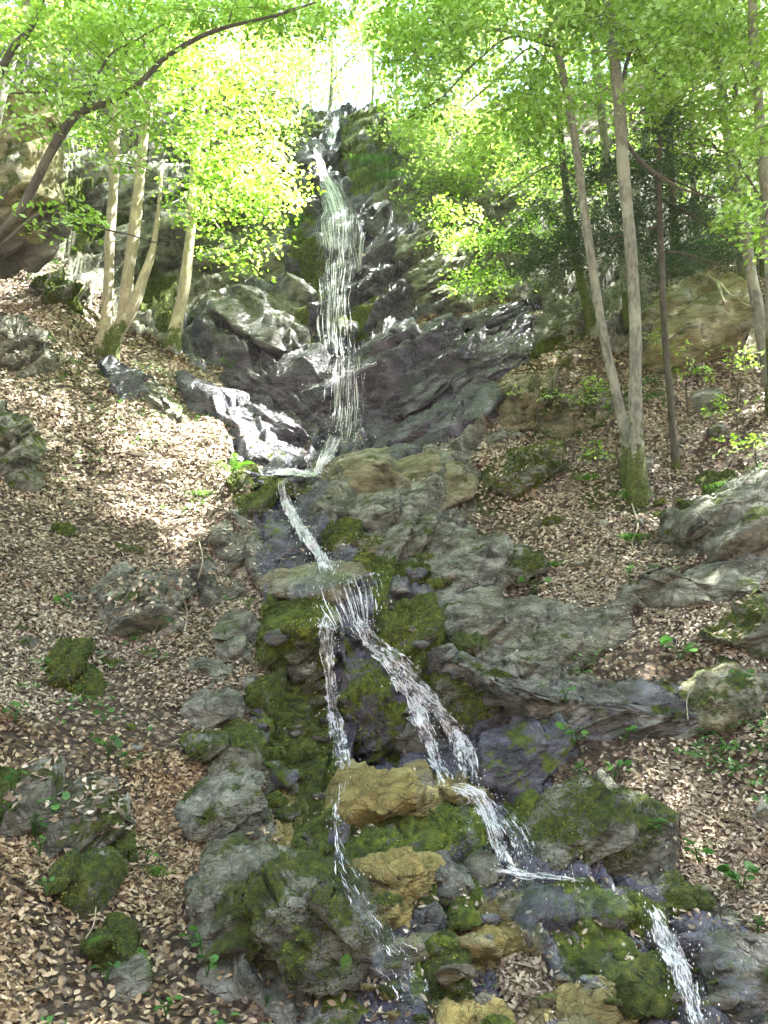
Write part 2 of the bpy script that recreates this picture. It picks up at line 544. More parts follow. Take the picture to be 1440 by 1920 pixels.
def water_materials():
    # thin running sheet: clear and glossy with white streaks that follow the flow
    M = N('running_water')
    uv = M.n('TexCoord').outputs['UV']
    sx = M.n('SeparateXYZ', {0: uv})
    mp = M.n('Mapping', {'Vector': uv, 'Scale': (22, 4.5, 1)}).outputs[0]
    n1 = M.noise(mp, 1.0, 6, 0.7, 0.8)
    n2 = M.noise(M.n('Mapping', {'Vector': uv, 'Scale': (60, 26, 1)}).outputs[0], 1.0, 4, 0.7, 0.5)
    foam_a = M.math('ADD', M.attr('foam'), -0.02)
    n4 = M.noise(uv, 7.0, 4, 0.6, 0.4)
    f = M.math('ADD', M.math('MULTIPLY', n1, 0.45), M.math('ADD', M.math('MULTIPLY', n2, 0.3), M.math('MULTIPLY', n4, 0.25)))
    f = M.math('ADD', f, M.math('MULTIPLY', M.math('SUBTRACT', foam_a, 0.5), 0.42))
    foam = M.ss(f, 0.45, 0.60)
    white = M.n('BsdfPrincipled', {'Base Color': (0.80, 0.83, 0.87, 1), 'Roughness': 0.35})
    trl = M.n('BsdfTranslucent', {'Color': (0.8, 0.83, 0.87, 1)})
    wm = M.n('MixShader', {0: 0.15, 1: white.outputs[0], 2: trl.outputs[0]})
    bump = M.n('Bump', {'Height': f, 'Strength': 0.8, 'Distance': 0.03})
    gl = M.n('BsdfGlossy', {'Color': (0.9, 0.93, 1, 1), 'Roughness': 0.08, 'Normal': bump.outputs[0]})
    tp = M.n('BsdfTransparent', {'Color': (0.90, 0.93, 0.93, 1)})
    fr = M.n('Fresnel', {'IOR': 1.33, 'Normal': bump.outputs[0]})
    clear = M.n('MixShader', {0: M.math('ADD', fr.outputs[0], 0.02), 1: tp.outputs[0], 2: gl.outputs[0]})
    mm = M.n('MixShader', {0: foam, 1: clear.outputs[0], 2: wm.outputs[0]})
    edge = M.attr('edge')
    ef = M.ss(M.math('ADD', edge, M.math('MULTIPLY', M.math('SUBTRACT', n1, 0.5), 2.4)), 0.25, 0.6)
    fin = M.n('MixShader', {0: ef, 1: M.n('BsdfTransparent').outputs[0], 2: mm.outputs[0]})
    M.t.links.new(fin.outputs[0], M.out.inputs[0])
    # thin veil of falling water
    V = N('falling_veil')
    uv = V.n('TexCoord').outputs['UV']
    a1 = V.noise(V.n('Mapping', {'Vector': uv, 'Scale': (26, 0.9, 1)}).outputs[0], 1.0, 5, 0.7, 0.25)
    a2 = V.noise(V.n('Mapping', {'Vector': uv, 'Scale': (75, 9, 1)}).outputs[0], 1.0, 4, 0.75, 0.3)
    a3 = V.noise(V.n('Mapping', {'Vector': uv, 'Scale': (3, 2.2, 1)}).outputs[0], 1.0, 3, 0.6)
    al = V.math('ADD', V.math('MULTIPLY', a1, 0.5), V.math('ADD', V.math('MULTIPLY', a2, 0.3), V.math('MULTIPLY', a3, 0.2)))
    al = V.math('ADD', al, V.math('MULTIPLY', V.math('SUBTRACT', V.attr('foam'), 0.62), 0.6))
    al = V.math('MULTIPLY', V.ss(al, 0.42, 0.66), V.ss(V.math('ADD', V.attr('edge'), V.math('MULTIPLY', V.math('SUBTRACT', a1, 0.5), 1.6)), 0.0, 0.9))
    al = V.math('MULTIPLY', al, 0.85)
    vb = V.n('BsdfPrincipled', {'Base Color': (0.74, 0.82, 0.95, 1), 'Roughness': 0.3})
    vt = V.n('BsdfTranslucent', {'Color': (0.78, 0.83, 0.92, 1)})
    vm = V.n('MixShader', {0: 0.15, 1: vb.outputs[0], 2: vt.outputs[0]})
    V.t.links.new(V.n('MixShader', {0: al, 1: V.n('BsdfTransparent').outputs[0], 2: vm.outputs[0]}).outputs[0], V.out.inputs[0])
    # strands and drops of broken white water
    W = N('white_water')
    b = W.n('BsdfPrincipled', {'Base Color': (0.84, 0.87, 0.91, 1), 'Roughness': 0.25})
    t = W.n('BsdfTranslucent', {'Color': (0.84, 0.87, 0.91, 1)})
    m = W.n('MixShader', {0: 0.2, 1: b.outputs[0], 2: t.outputs[0]})
    W.t.links.new(m.outputs[0], W.out.inputs[0])
    return M.m, W.m, V.m


M_WATER, M_WHITE, M_VEIL = water_materials()

# ------------------------------------------------------------------ terrain: plan distance of the ground seen at photo points
CTRL = [
    # stream line, bottom to top
    (700, 1920, 4.3), (700, 1800, 4.7), (760, 1700, 5.1), (760, 1610, 5.5), (760, 1560, 6.1), (760, 1465, 6.35), (740, 1440, 7.0), (700, 1300, 7.35), (650, 1180, 7.6),
    (610, 1115, 7.8), (600, 1060, 8.5), (560, 990, 9.3), (540, 915, 10.0), (560, 880, 11.4), (630, 850, 12.4), (640, 780, 12.9), (640, 700, 13.2), (640, 655, 14.0), (630, 560, 14.7), (630, 430, 15.5),
    (620, 340, 16.2), (600, 280, 16.9), (640, 270, 17.5), (640, 215, 18.2), (740, 215, 18.4), (570, 210, 18.2),
    # left bank
    (0, 2300, 2.9), (0, 1920, 4.0), (0, 1750, 4.4), (200, 1920, 4.2), (150, 1780, 4.6), (300, 1750, 4.9), (450, 1920, 4.3), (450, 1750, 4.9), (560, 1700, 5.1), (0, 1600, 4.9), (150, 1600, 5.2), (300, 1600, 5.5), (430, 1500, 6.0), (560, 1500, 6.4), (0, 1400, 5.9), (200, 1350, 6.5),
    (350, 1300, 6.9), (460, 1300, 7.0), (560, 1300, 7.4), (0, 1200, 7.0), (200, 1150, 7.9), (400, 1150, 8.0), (480, 1180, 7.8), (0, 1000, 8.3), (200, 1000, 9.0), (400, 1000, 9.2), (460, 1020, 9.0), (0, 850, 9.6), (150, 850, 10.3), (300, 880, 10.4), (400, 880, 10.6),
    (0, 700, 10.8), (150, 700, 11.5), (300, 760, 11.8), (400, 800, 12.0), (0, 560, 12.4), (120, 560, 12.8), (200, 640, 12.9), (320, 660, 13.3), (420, 700, 13.4), (520, 780, 12.9), (0, 480, 13.6),
    (140, 500, 14.2), (250, 550, 14.6), (330, 560, 14.8), (450, 600, 14.4), (540, 620, 14.3), (150, 350, 15.8), (300, 400, 16.0), (450, 450, 15.8), (540, 420, 15.9), (560, 320, 16.6), (300, 200, 17.8), (450, 250, 17.4), (0, 300, 15.5), (0, 150, 17.5), (520, 180, 18.4),
    # right bank
    (1440, 2300, 3.2), (900, 1920, 4.3), (1100, 1920, 4.3), (1440, 1920, 4.2), (900, 1780, 4.75), (1100, 1760, 4.8), (1300, 1760, 4.8), (1440, 1760, 4.8), (1000, 1650, 5.3), (1200, 1650, 5.3), (1440, 1620, 5.3), (1000, 1560, 5.8), (1200, 1500, 5.8), (1440, 1480, 5.7), (1000, 1420, 6.4), (1200, 1410, 6.2), (1440, 1360, 6.1),
    (900, 1420, 6.6), (900, 1320, 6.9), (1100, 1340, 6.8), (1300, 1330, 6.5), (1000, 1270, 7.1), (1200, 1250, 6.9), (1440, 1240, 6.6), (850, 1200, 7.6), (1000, 1180, 7.8), (1200, 1150, 7.6), (1440, 1100, 7.2), (800, 1100, 8.3), (900, 1060, 8.8), (1050, 1060, 8.7), (1250, 1050, 8.2), (1440, 1020, 7.6),
    (700, 1000, 9.2), (800, 960, 9.7), (950, 960, 9.8), (1150, 950, 9.5), (1440, 920, 8.9), (700, 900, 10.7), (850, 880, 10.7), (1000, 860, 10.6), (1200, 870, 10.1), (1440, 830, 9.8), (750, 840, 12.0), (880, 780, 12.0), (1000, 760, 11.8), (1150, 740, 11.6), (1300, 760, 10.9), (1440, 740, 10.8),
    (760, 730, 12.9), (900, 680, 13.0), (1000, 640, 13.2), (1100, 640, 12.8), (1220, 640, 12.4), (1300, 640, 12.2), (1440, 600, 12.2), (1300, 540, 13.2), (1440, 500, 13.4), (1150, 560, 14.0), (760, 640, 14.2), (800, 560, 14.8), (950, 540, 14.8),
    (720, 450, 15.5), (850, 430, 16.2), (1000, 420, 16.2), (1200, 420, 16.4), (1440, 380, 16.0), (740, 330, 16.6), (850, 300, 17.4), (1000, 300, 17.6), (1200, 250, 18.5), (1440, 200, 18.5), (900, 200, 19.0),
    # outside the frame
    (-350, 1920, 3.9), (-350, 1500, 5.0), (-350, 1100, 6.6), (-350, 700, 9.4), (-350, 400, 13), (-350, 100, 17), (-800, 1920, 3.6), (-800, 1100, 5.6), (-800, 500, 10), (-800, 0, 15),
    (1790, 1920, 4.1), (1790, 1500, 5.2), (1790, 1100, 6.6), (1790, 700, 9.6), (1790, 400, 13), (1790, 100, 17), (2240, 1920, 3.9), (2240, 1100, 5.8), (2240, 500, 11), (2240, 0, 16),
    (720, 2300, 3.0), (720, 2900, 1.9), (-800, 2900, 1.7), (2240, 2900, 1.8), (720, 3600, 1.35), (-800, 3600, 1.2), (2240, 3600, 1.3),
]
CT = np.array(CTRL, float)


def tps_fit(C, lam=0.02):
    X = C[:, :2] / 500.0
    y = np.log(C[:, 2])
    n = len(X)
    r = np.sqrt(((X[:, None] - X[None]) ** 2).sum(-1))
    K = r * r * np.log(r + 1e-9)
    A = np.zeros((n + 3, n + 3))
    A[:n, :n] = K + lam * np.eye(n) * 0.05
    A[:n, n] = 1
    A[:n, n + 1:] = X
    A[n, :n] = 1
    A[n + 1:, :n] = X.T
    return X, np.linalg.solve(A, np.concatenate([y, [0, 0, 0]]))


TX, TW = tps_fit(CT)


def ytps(px, py):
    px, py = np.atleast_1d(np.asarray(px, float)), np.atleast_1d(np.asarray(py, float))
    sh = px.shape
    q = np.stack([px.ravel(), py.ravel()], 1) / 500.0
    out = np.zeros(len(q))
    for a in range(0, len(q), 40000):
        s = q[a:a + 40000]
        r2 = ((s[:, None] - TX[None]) ** 2).sum(-1)
        K = 0.5 * r2 * np.log(r2 + 1e-12)
        out[a:a + 40000] = K @ TW[:-3] + TW[-3] + s @ TW[-2:]
    return np.exp(out).reshape(sh)


SKYL = np.array([(-900, -260), (-300, -60), (0, 10), (200, 30), (300, 60), (420, 110), (520, 185), (570, 208), (740, 208), (800, 205), (900, 200), (1000, 180), (1200, 130), (1440, 70), (1800, -60), (2300, -260)], float)


def spaced(segs):
    out = []
    for a, b, st in segs:
        out.append(np.arange(a, b, st))
    return np.concatenate(out)


cols = spaced([(-800, -120, 14), (-120, 1560, 3.7), (1560, 2240, 14)])
rows = np.concatenate([np.linspace(0, 1, 520, endpoint=False), 1 + np.linspace(0, 1, 60) ** 1.6])
PXg, Rg = np.meshgrid(cols, rows)
skl = np.interp(PXg, SKYL[:, 0], SKYL[:, 1]) + 6 * np.sin(PXg / 23.0) + 5 * np.sin(PXg / 57.0 + 1)
PYg = np.where(Rg <= 1, skl + (1980 - skl) * Rg, 1980 + (3600 - 1980) * (Rg - 1))
sh = PXg.shape
Yg = ytps(PXg, PYg)
BASE = unproj(PXg, PYg, Yg)
# zones, in photo coordinates with ragged edges
wx = fbm(BASE.reshape(-1, 3), 1.6, 4, 91).reshape(sh) * 46
wy = fbm(BASE.reshape(-1, 3), 1.6, 4, 97).reshape(sh) * 36
QX, QY = PXg + wx, PYg + wy


def zone(polys, soft=0):
    m = np.zeros(sh, bool)
    for p in polys:
        m |= pip(QX, QY, p)
    m = m.astype(float)
    for _ in range(soft):
        m[1:-1, 1:-1] = (m[1:-1, 1:-1] * 2 + m[:-2, 1:-1] + m[2:, 1:-1] + m[1:-1, :-2] + m[1:-1, 2:]) / 6
    return m


Z_LIT = [
    [(-900, 420), (0, 490), (90, 490), (170, 560), (190, 620), (300, 640), (400, 690), (430, 760), (420, 850), (470, 890), (430, 960), (440, 1010), (470, 1080), (470, 1130), (510, 1190), (500, 1260), (490, 1330), (480, 1410), (500, 1470), (460, 1540), (400, 1590), (370, 1650), (330, 1720), (370, 1790), (370, 1850), (500, 1890), (560, 1960), (400, 2100), (400, 3700), (-900, 3700)],
    [(880, 960), (900, 900), (880, 850), (930, 800), (900, 760), (1000, 690), (1080, 640), (1220, 690), (1240, 560), (1310, 500), (1440, 470), (2300, 400), (2300, 930), (1440, 930), (1270, 980), (1250, 1040), (1340, 1040), (1200, 1110), (1180, 1160), (1020, 1150), (930, 1110), (960, 1050), (900, 1010)],
    [(1030, 1250), (1120, 1230), (1200, 1170), (1330, 1140), (1440, 1090), (2300, 1100), (2300, 1260), (1400, 1280), (1330, 1270), (1240, 1290), (1060, 1290)],
    [(1080, 1400), (1300, 1390), (1400, 1340), (1440, 1310), (2300, 1300), (2300, 1820), (1440, 1780), (1380, 1700), (1270, 1640), (1270, 1560), (1240, 1510), (1150, 1480), (1050, 1500), (1060, 1440)],
    [(760, 610), (960, 560), (1020, 580), (1000, 600), (860, 620), (780, 650)],
    [(940, 1790), (1010, 1810), (1050, 1880), (960, 1890), (930, 1840)],
]
Z_WET = [
    [(540, 200), (700, 200), (720, 300), (690, 400), (770, 420), (780, 560), (880, 570), (1000, 600), (930, 720), (920, 790), (720, 880), (620, 910), (500, 900), (420, 860), (330, 720), (350, 570), (540, 520)],
    [(470, 900), (600, 900), (620, 1010), (760, 1110), (860, 1240), (1060, 1380), (1080, 1460), (1000, 1600), (1300, 1700), (1460, 1760), (1500, 2000), (1100, 2000), (640, 2000), (610, 1480), (480, 1400), (480, 1000)],
]
Z_MOSS = [
    [(560, 215), (600, 215), (600, 270), (570, 270)], [(640, 220), (740, 220), (750, 370), (660, 360)], [(560, 400), (600, 390), (600, 660), (550, 640)],
    [(640, 560), (700, 560), (690, 640), (640, 640)], [(500, 1100), (620, 1150), (620, 1440), (640, 1800), (720, 1900), (620, 1900), (520, 1480), (480, 1200)],
    [(680, 1040), (800, 1080), (820, 1240), (900, 1330), (840, 1370), (730, 1220)], [(650, 1200), (760, 1300), (760, 1440), (650, 1420)], [(640, 1550), (900, 1560), (920, 1700), (860, 1720), (640, 1620)],
    [(940, 1490), (1080, 1560), (1060, 1640), (960, 1560)], [(1060, 1660), (1160, 1700), (1260, 1900), (1100, 1900), (1000, 1700)], [(1100, 880), (1220, 880), (1210, 960), (1090, 960)],
    [(980, 640), (1060, 630), (1020, 720), (980, 720)], [(880, 880), (960, 850), (960, 940), (900, 940)], [(250, 500), (350, 520), (340, 640), (250, 600)], [(80, 520), (160, 560), (150, 610), (90, 570)], [(1300, 880), (1440, 880), (1400, 940), (1320, 930)],
    [(100, 330), (220, 330), (250, 470), (120, 480)], [(780, 1700), (860, 1700), (880, 1900), (790, 1880)],
]
Z_OCH = [[(630, 1460), (880, 1460), (900, 1580), (640, 1580)], [(660, 1610), (840, 1600), (850, 1700), (680, 1700)], [(860, 1700), (1010, 1700), (1010, 1820), (860, 1820)], [(820, 1860), (1150, 1850), (1150, 1930), (820, 1930)],
         [(500, 1490), (620, 1490), (620, 1600), (500, 1580)], [(1230, 560), (1330, 530), (1430, 560), (1440, 740), (1260, 720)], [(560, 1750), (640, 1720), (640, 1850), (560, 1850)]]
litter = zone(Z_LIT, 2)
wet = zone(Z_WET, 8)
moss = zone(Z_MOSS, 5)
ochre = zone(Z_OCH, 4)
# everything high above the fall is forest floor
top = (PYg < np.interp(PXg, [0, 300, 500, 760, 900, 1440], [60, 120, 200, 215, 225, 330]))
litter = np.maximum(litter, top * 0.8)
rockm = 1 - litter
# broken rock relief
Pf = BASE.reshape(-1, 3)
dR = blocky(Pf, 1.0, FR_R, 3)
dL = blocky(Pf, 1.0, FR_L, 5)
mixf = sstep(-60, 60, (PXg - np.interp(PYg, [0, 600, 640, 1400, 1920], [-200, -100, 600, 560, 300])).ravel())
d = dL * (1 - mixf) + dR * mixf
near = np.clip(Yg.ravel() / 11.0, 0.35, 1.15)
d = d * near
soft = fbm(Pf, 0.8, 3, 41) * 0.22 + fbm(Pf, 3.0, 4, 43) * 0.07 + fbm(Pf, 11.0, 3, 45) * 0.02
rk = rockm.ravel()
disp = rk * (d * 1.0 + fbm(Pf, 8, 4, 47) * 0.03) + (1 - rk) * soft * np.clip(Yg.ravel() / 9, 0.4, 1.1)
disp = disp.reshape(sh)
du = np.gradient(BASE, axis=1)
dv = np.gradient(BASE, axis=0)
NRM = np.cross(du, -dv)
NRM /= np.linalg.norm(NRM, axis=-1)[..., None] + 1e-9
NRM[NRM[..., 1] > 0] *= -1
TP = BASE + NRM * disp[..., None]
nr, nc = sh
# the plateau behind the skyline
back = []
bat = []
for k, dy in enumerate([0.6, 1.5, 3, 6, 10, 16, 26, 40, 60, 90]):
    q = TP[0].copy()
    slope = np.interp(cols, [-800, 300, 560, 760, 1000, 2240], [0.5, 0.4, 0.02, 0.02, 0.35, 0.5])
    q[:, 0] *= (q[:, 1] + dy) / q[:, 1]
    q[:, 1] += dy
    q[:, 2] += dy * slope * (1.0 if dy < 20 else 20.0 / dy) + 0.25 * np.sin(q[:, 0] * 0.9 + dy)
    back.append(q)
BK = np.array(back[::-1])
ALLV = np.concatenate([BK, TP], 0)
nb = len(BK)


def padz(a, v):
    return np.concatenate([np.full((nb, nc), v, float), a], 0).ravel()


i, j = np.meshgrid(np.arange(nr + nb - 1), np.arange(nc - 1), indexing='ij')
a0 = i * nc + j
TF = np.stack([a0, a0 + nc, a0 + nc + 1, a0 + 1], -1).reshape(-1, 4)
me = new_mesh('terrain', ALLV.reshape(-1, 3), TF, True, {'litter': padz(litter, 0.9), 'moss': padz(moss, 0.2), 'wet': padz(wet, 0), 'ochre': padz(ochre, 0)})
terrain = struct(obj('terrain', me, M_TERR))
# floor of the valley behind and beside the viewer, unseen slopes raised to block low sky light
gx, gy = np.meshgrid(np.linspace(-90, 90, 60), np.linspace(-90, 3.0, 40))
gz = -0.55 + 0.35 * fbm(np.stack([gx.ravel(), gy.ravel(), 0 * gx.ravel()], 1), 0.15, 3, 5).reshape(gx.shape) + 0.7 * np.clip(np.abs(gx) - 8, 0, 45) + 0.85 * np.clip(-gy - 9, 0, 40)
gV = np.stack([gx, gy, gz], -1).reshape(-1, 3)
i, j = np.meshgrid(np.arange(39), np.arange(59), indexing='ij')
a0 = i * 60 + j
gF = np.stack([a0, a0 + 1, a0 + 61, a0 + 60], -1).reshape(-1, 4)
me = new_mesh('valley_floor', gV, gF, True, {'litter': np.ones(len(gV)), 'moss': np.zeros(len(gV)), 'wet': np.zeros(len(gV)), 'ochre': np.zeros(len(gV))})
struct(obj('valley_floor', me, M_TERR))

# surface lookup: nearest surface in each 4 px cell of the view
CS = 4.0
ZW, ZH = int(1760 / CS), int(2150 / CS)
ZB = np.full((ZH, ZW), 99.0)


def zsplat(P):
    px, py = proj(P)
    ix = ((px + 160) / CS).astype(int)
    iy = (py / CS + 12).astype(int)
    m = (ix >= 0) & (ix < ZW) & (iy >= 0) & (iy < ZH) & (P[:, 1] > 1)
    np.minimum.at(ZB, (iy[m], ix[m]), P[m, 1])


zsplat(TP.reshape(-1, 3))
m4 = ((TP[1:, 1:] + TP[:-1, 1:] + TP[1:, :-1] + TP[:-1, :-1]) / 4).reshape(-1, 3)
zsplat(m4)


def zfill():
    for _ in range(6):
        e = ZB > 90
        if not e.any():
            break
        p = np.pad(ZB, 1, constant_values=99)
        n = np.minimum.reduce([p[:-2, 1:-1], p[2:, 1:-1], p[1:-1, :-2], p[1:-1, 2:]])
        ZB[e] = n[e]


def ysurf(px, py):
    x = (np.atleast_1d(px) + 160) / CS - 0.5
    y = np.atleast_1d(py) / CS + 12 - 0.5
    x0 = np.clip(np.floor(x).astype(int), 0, ZW - 2)
    y0 = np.clip(np.floor(y).astype(int), 0, ZH - 2)
    fx, fy = np.clip(x - x0, 0, 1), np.clip(y - y0, 0, 1)
    return (ZB[y0, x0] * (1 - fx) + ZB[y0, x0 + 1] * fx) * (1 - fy) + (ZB[y0 + 1, x0] * (1 - fx) + ZB[y0 + 1, x0 + 1] * fx) * fy


# ------------------------------------------------------------------ rocks
import bmesh
ICO = {}


def ico(n):
    if n not in ICO:
        bm = bmesh.new()
        bmesh.ops.create_icosphere(bm, subdivisions=n, radius=1.0)
        V = np.array([v.co[:] for v in bm.verts])
        F = np.array([[v.index for v in f.verts] for f in bm.faces])
        bm.free()
        ICO[n] = (V, F)
    return ICO[n]


ROCKS = []
rock_surf = []
moss_surf = []
MAJOR = []


def rock(label, poly, moss=0.3, wet=0.0, ochre=0.0, T=None, fol=0.5, Y=None, sub=None, dip='R', lit=0.0, name='rock', cat='rock', box=0.62, group=None, seed=None, rough=1.0, lift=0.38, surf=False, cuts=12):
    poly = np.array(poly, float)
    sd = seed if seed is not None else len(ROCKS) * 7 + 3
    r_ = np.random.default_rng(sd)
    A = 0
    c = np.zeros(2)
    for i in range(len(poly)):
        x0, y0 = poly[i]
        x1, y1 = poly[(i + 1) % len(poly)]
        k = x0 * y1 - x1 * y0
        A += k
        c += (poly[i] + poly[(i + 1) % len(poly)]) * k
    c /= 3 * A
    A = abs(A) / 2
    size = math.sqrt(A / math.pi)
    if sub is None:
        sub = 3 if size < 16 else (4 if size < 48 else 5)
    V, F = ico(sub)
    Yc = float(ytps(c[0], c[1])[0]) if Y is None else Y
    if surf:
        Yc = float(ysurf(c[0], c[1])[0])
    m = mpp(c[0], c[1], Yc)
    # outline radius as a function of angle
    th = np.linspace(-np.pi, np.pi, 181)
    dx, dy = np.cos(th), np.sin(th)
    R = np.full(len(th), 1e-3)
    for i in range(len(poly)):
        a, b = poly[i] - c, poly[(i + 1) % len(poly)] - c
        e = b - a
        den = dx * e[1] - dy * e[0]
        den = np.where(np.abs(den) < 1e-9, 1e-9, den)
        t = (a[0] * e[1] - a[1] * e[0]) / den
        s_ = (a[0] * dy - a[1] * dx) / den
        ok = (t > 0) & (s_ >= -1e-6) & (s_ <= 1 + 1e-6)
        R = np.where(ok & (t > R), t, R)
    # view frame of the icosphere: x right, y down, z away
    rxy = np.sqrt(V[:, 0] ** 2 + V[:, 1] ** 2)
    ang = np.arctan2(V[:, 1], V[:, 0])
    Rv = np.interp(ang, th, R)
    pr = rxy ** box
    pz = np.sign(V[:, 2]) * np.abs(V[:, 2]) ** 0.75
    th_m = size * m * 0.85 if T is None else T
    L = np.stack([np.cos(ang) * Rv * pr * m, np.sin(ang) * Rv * pr * m, pz * th_m], 1)
    # flat broken faces
    for k in range(cuts):
        n = r_.normal(size=3)
        n[2] = -abs(n[2]) - 0.25
        if k == cuts - 2:
            n = np.array([r_.normal() * 0.15, -0.85, -0.62])
        if k == cuts - 1:
            n = np.array([r_.normal() * 0.25, 0.50, -0.9])
        n /= np.linalg.norm(n)
        s = L @ n
        lim = s.max() * (r_.uniform(0.55, 0.84) if k < cuts - 2 else r_.uniform(0.50, 0.66))
        L = L - np.maximum(s - lim, 0)[:, None] * n * 0.95
    for q, ext in ((0, poly[:, 0] - c[0]), (1, poly[:, 1] - c[1])):
        lo_, hi_ = L[:, q].min(), L[:, q].max()
        L[:, q] = np.where(L[:, q] < 0, L[:, q] * (ext.min() * m / lo_), L[:, q] * (ext.max() * m / hi_))
    px = c[0] + L[:, 0] / m
    py = c[1] + L[:, 1] / m
    Yt = ytps(px, py) if Y is None else np.full(len(px), float(Y))
    if surf:
        Yt = np.full(len(px), Yc)
    Yb = Yc + (Yt - Yc) * fol
    YY = Yb + L[:, 2] - th_m * lift
    P = unproj(px, py, np.maximum(YY, 1.5))
    # relief
    Nn = np.zeros_like(P)
    f0, f1, f2 = P[F[:, 0]], P[F[:, 1]], P[F[:, 2]]
    fn = np.cross(f1 - f0, f2 - f0)
    for q in range(3):
        np.add.at(Nn, F[:, q], fn)
    Nn /= np.linalg.norm(Nn, axis=1)[:, None] + 1e-12
    ctr = P.mean(0)
    if ((P - ctr) * Nn).sum() < 0:
        F = F[:, ::-1]
        Nn = -Nn
    fr = FR_R if dip == 'R' else FR_L
    sc = min(float(np.interp(Yc, [5, 7.5, 12], [0.5, 0.8, 2.0])), size * m / 0.40)
    dd = blocky(P + sd, 1.0 / max(sc, 0.3), fr, sd, sizes=((0.7, 0.5, 0.2), (0.26, 0.2, 0.075)), amps=(0.06, 0.035), bedk=1.05 / max(sc, 0.3)) * sc * rough
    dd = dd + fbm(P + sd, 5.0 / max(sc, .5), 5, sd, 0.6) * 0.028 * sc * rough + fbm(P, 24.0, 3, sd) * 0.006
    P = P + Nn * dd[:, None]
    me = new_mesh(name, P - ctr, F, True, {'moss': np.full(len(P), moss), 'wet': np.full(len(P), wet), 'ochre': np.full(len(P), ochre)})
    o = obj(name, me, M_ROCK, loc=ctr)
    tag(o, label, cat, group)
    ROCKS.append(o)
    zsplat(P)
    zsplat((P[F[:, 0]] + P[F[:, 1]] + P[F[:, 2]]) / 3)
    zsplat((P[F[:, 0]] + P[F[:, 1]]) / 2)
    if moss > 0.5:
        moss_surf.append((P, F, moss))
    if not surf:
        MAJOR.append((c[0], c[1], label))
    if lit > 0:
        rock_surf.append((P, F, lit))
    return o


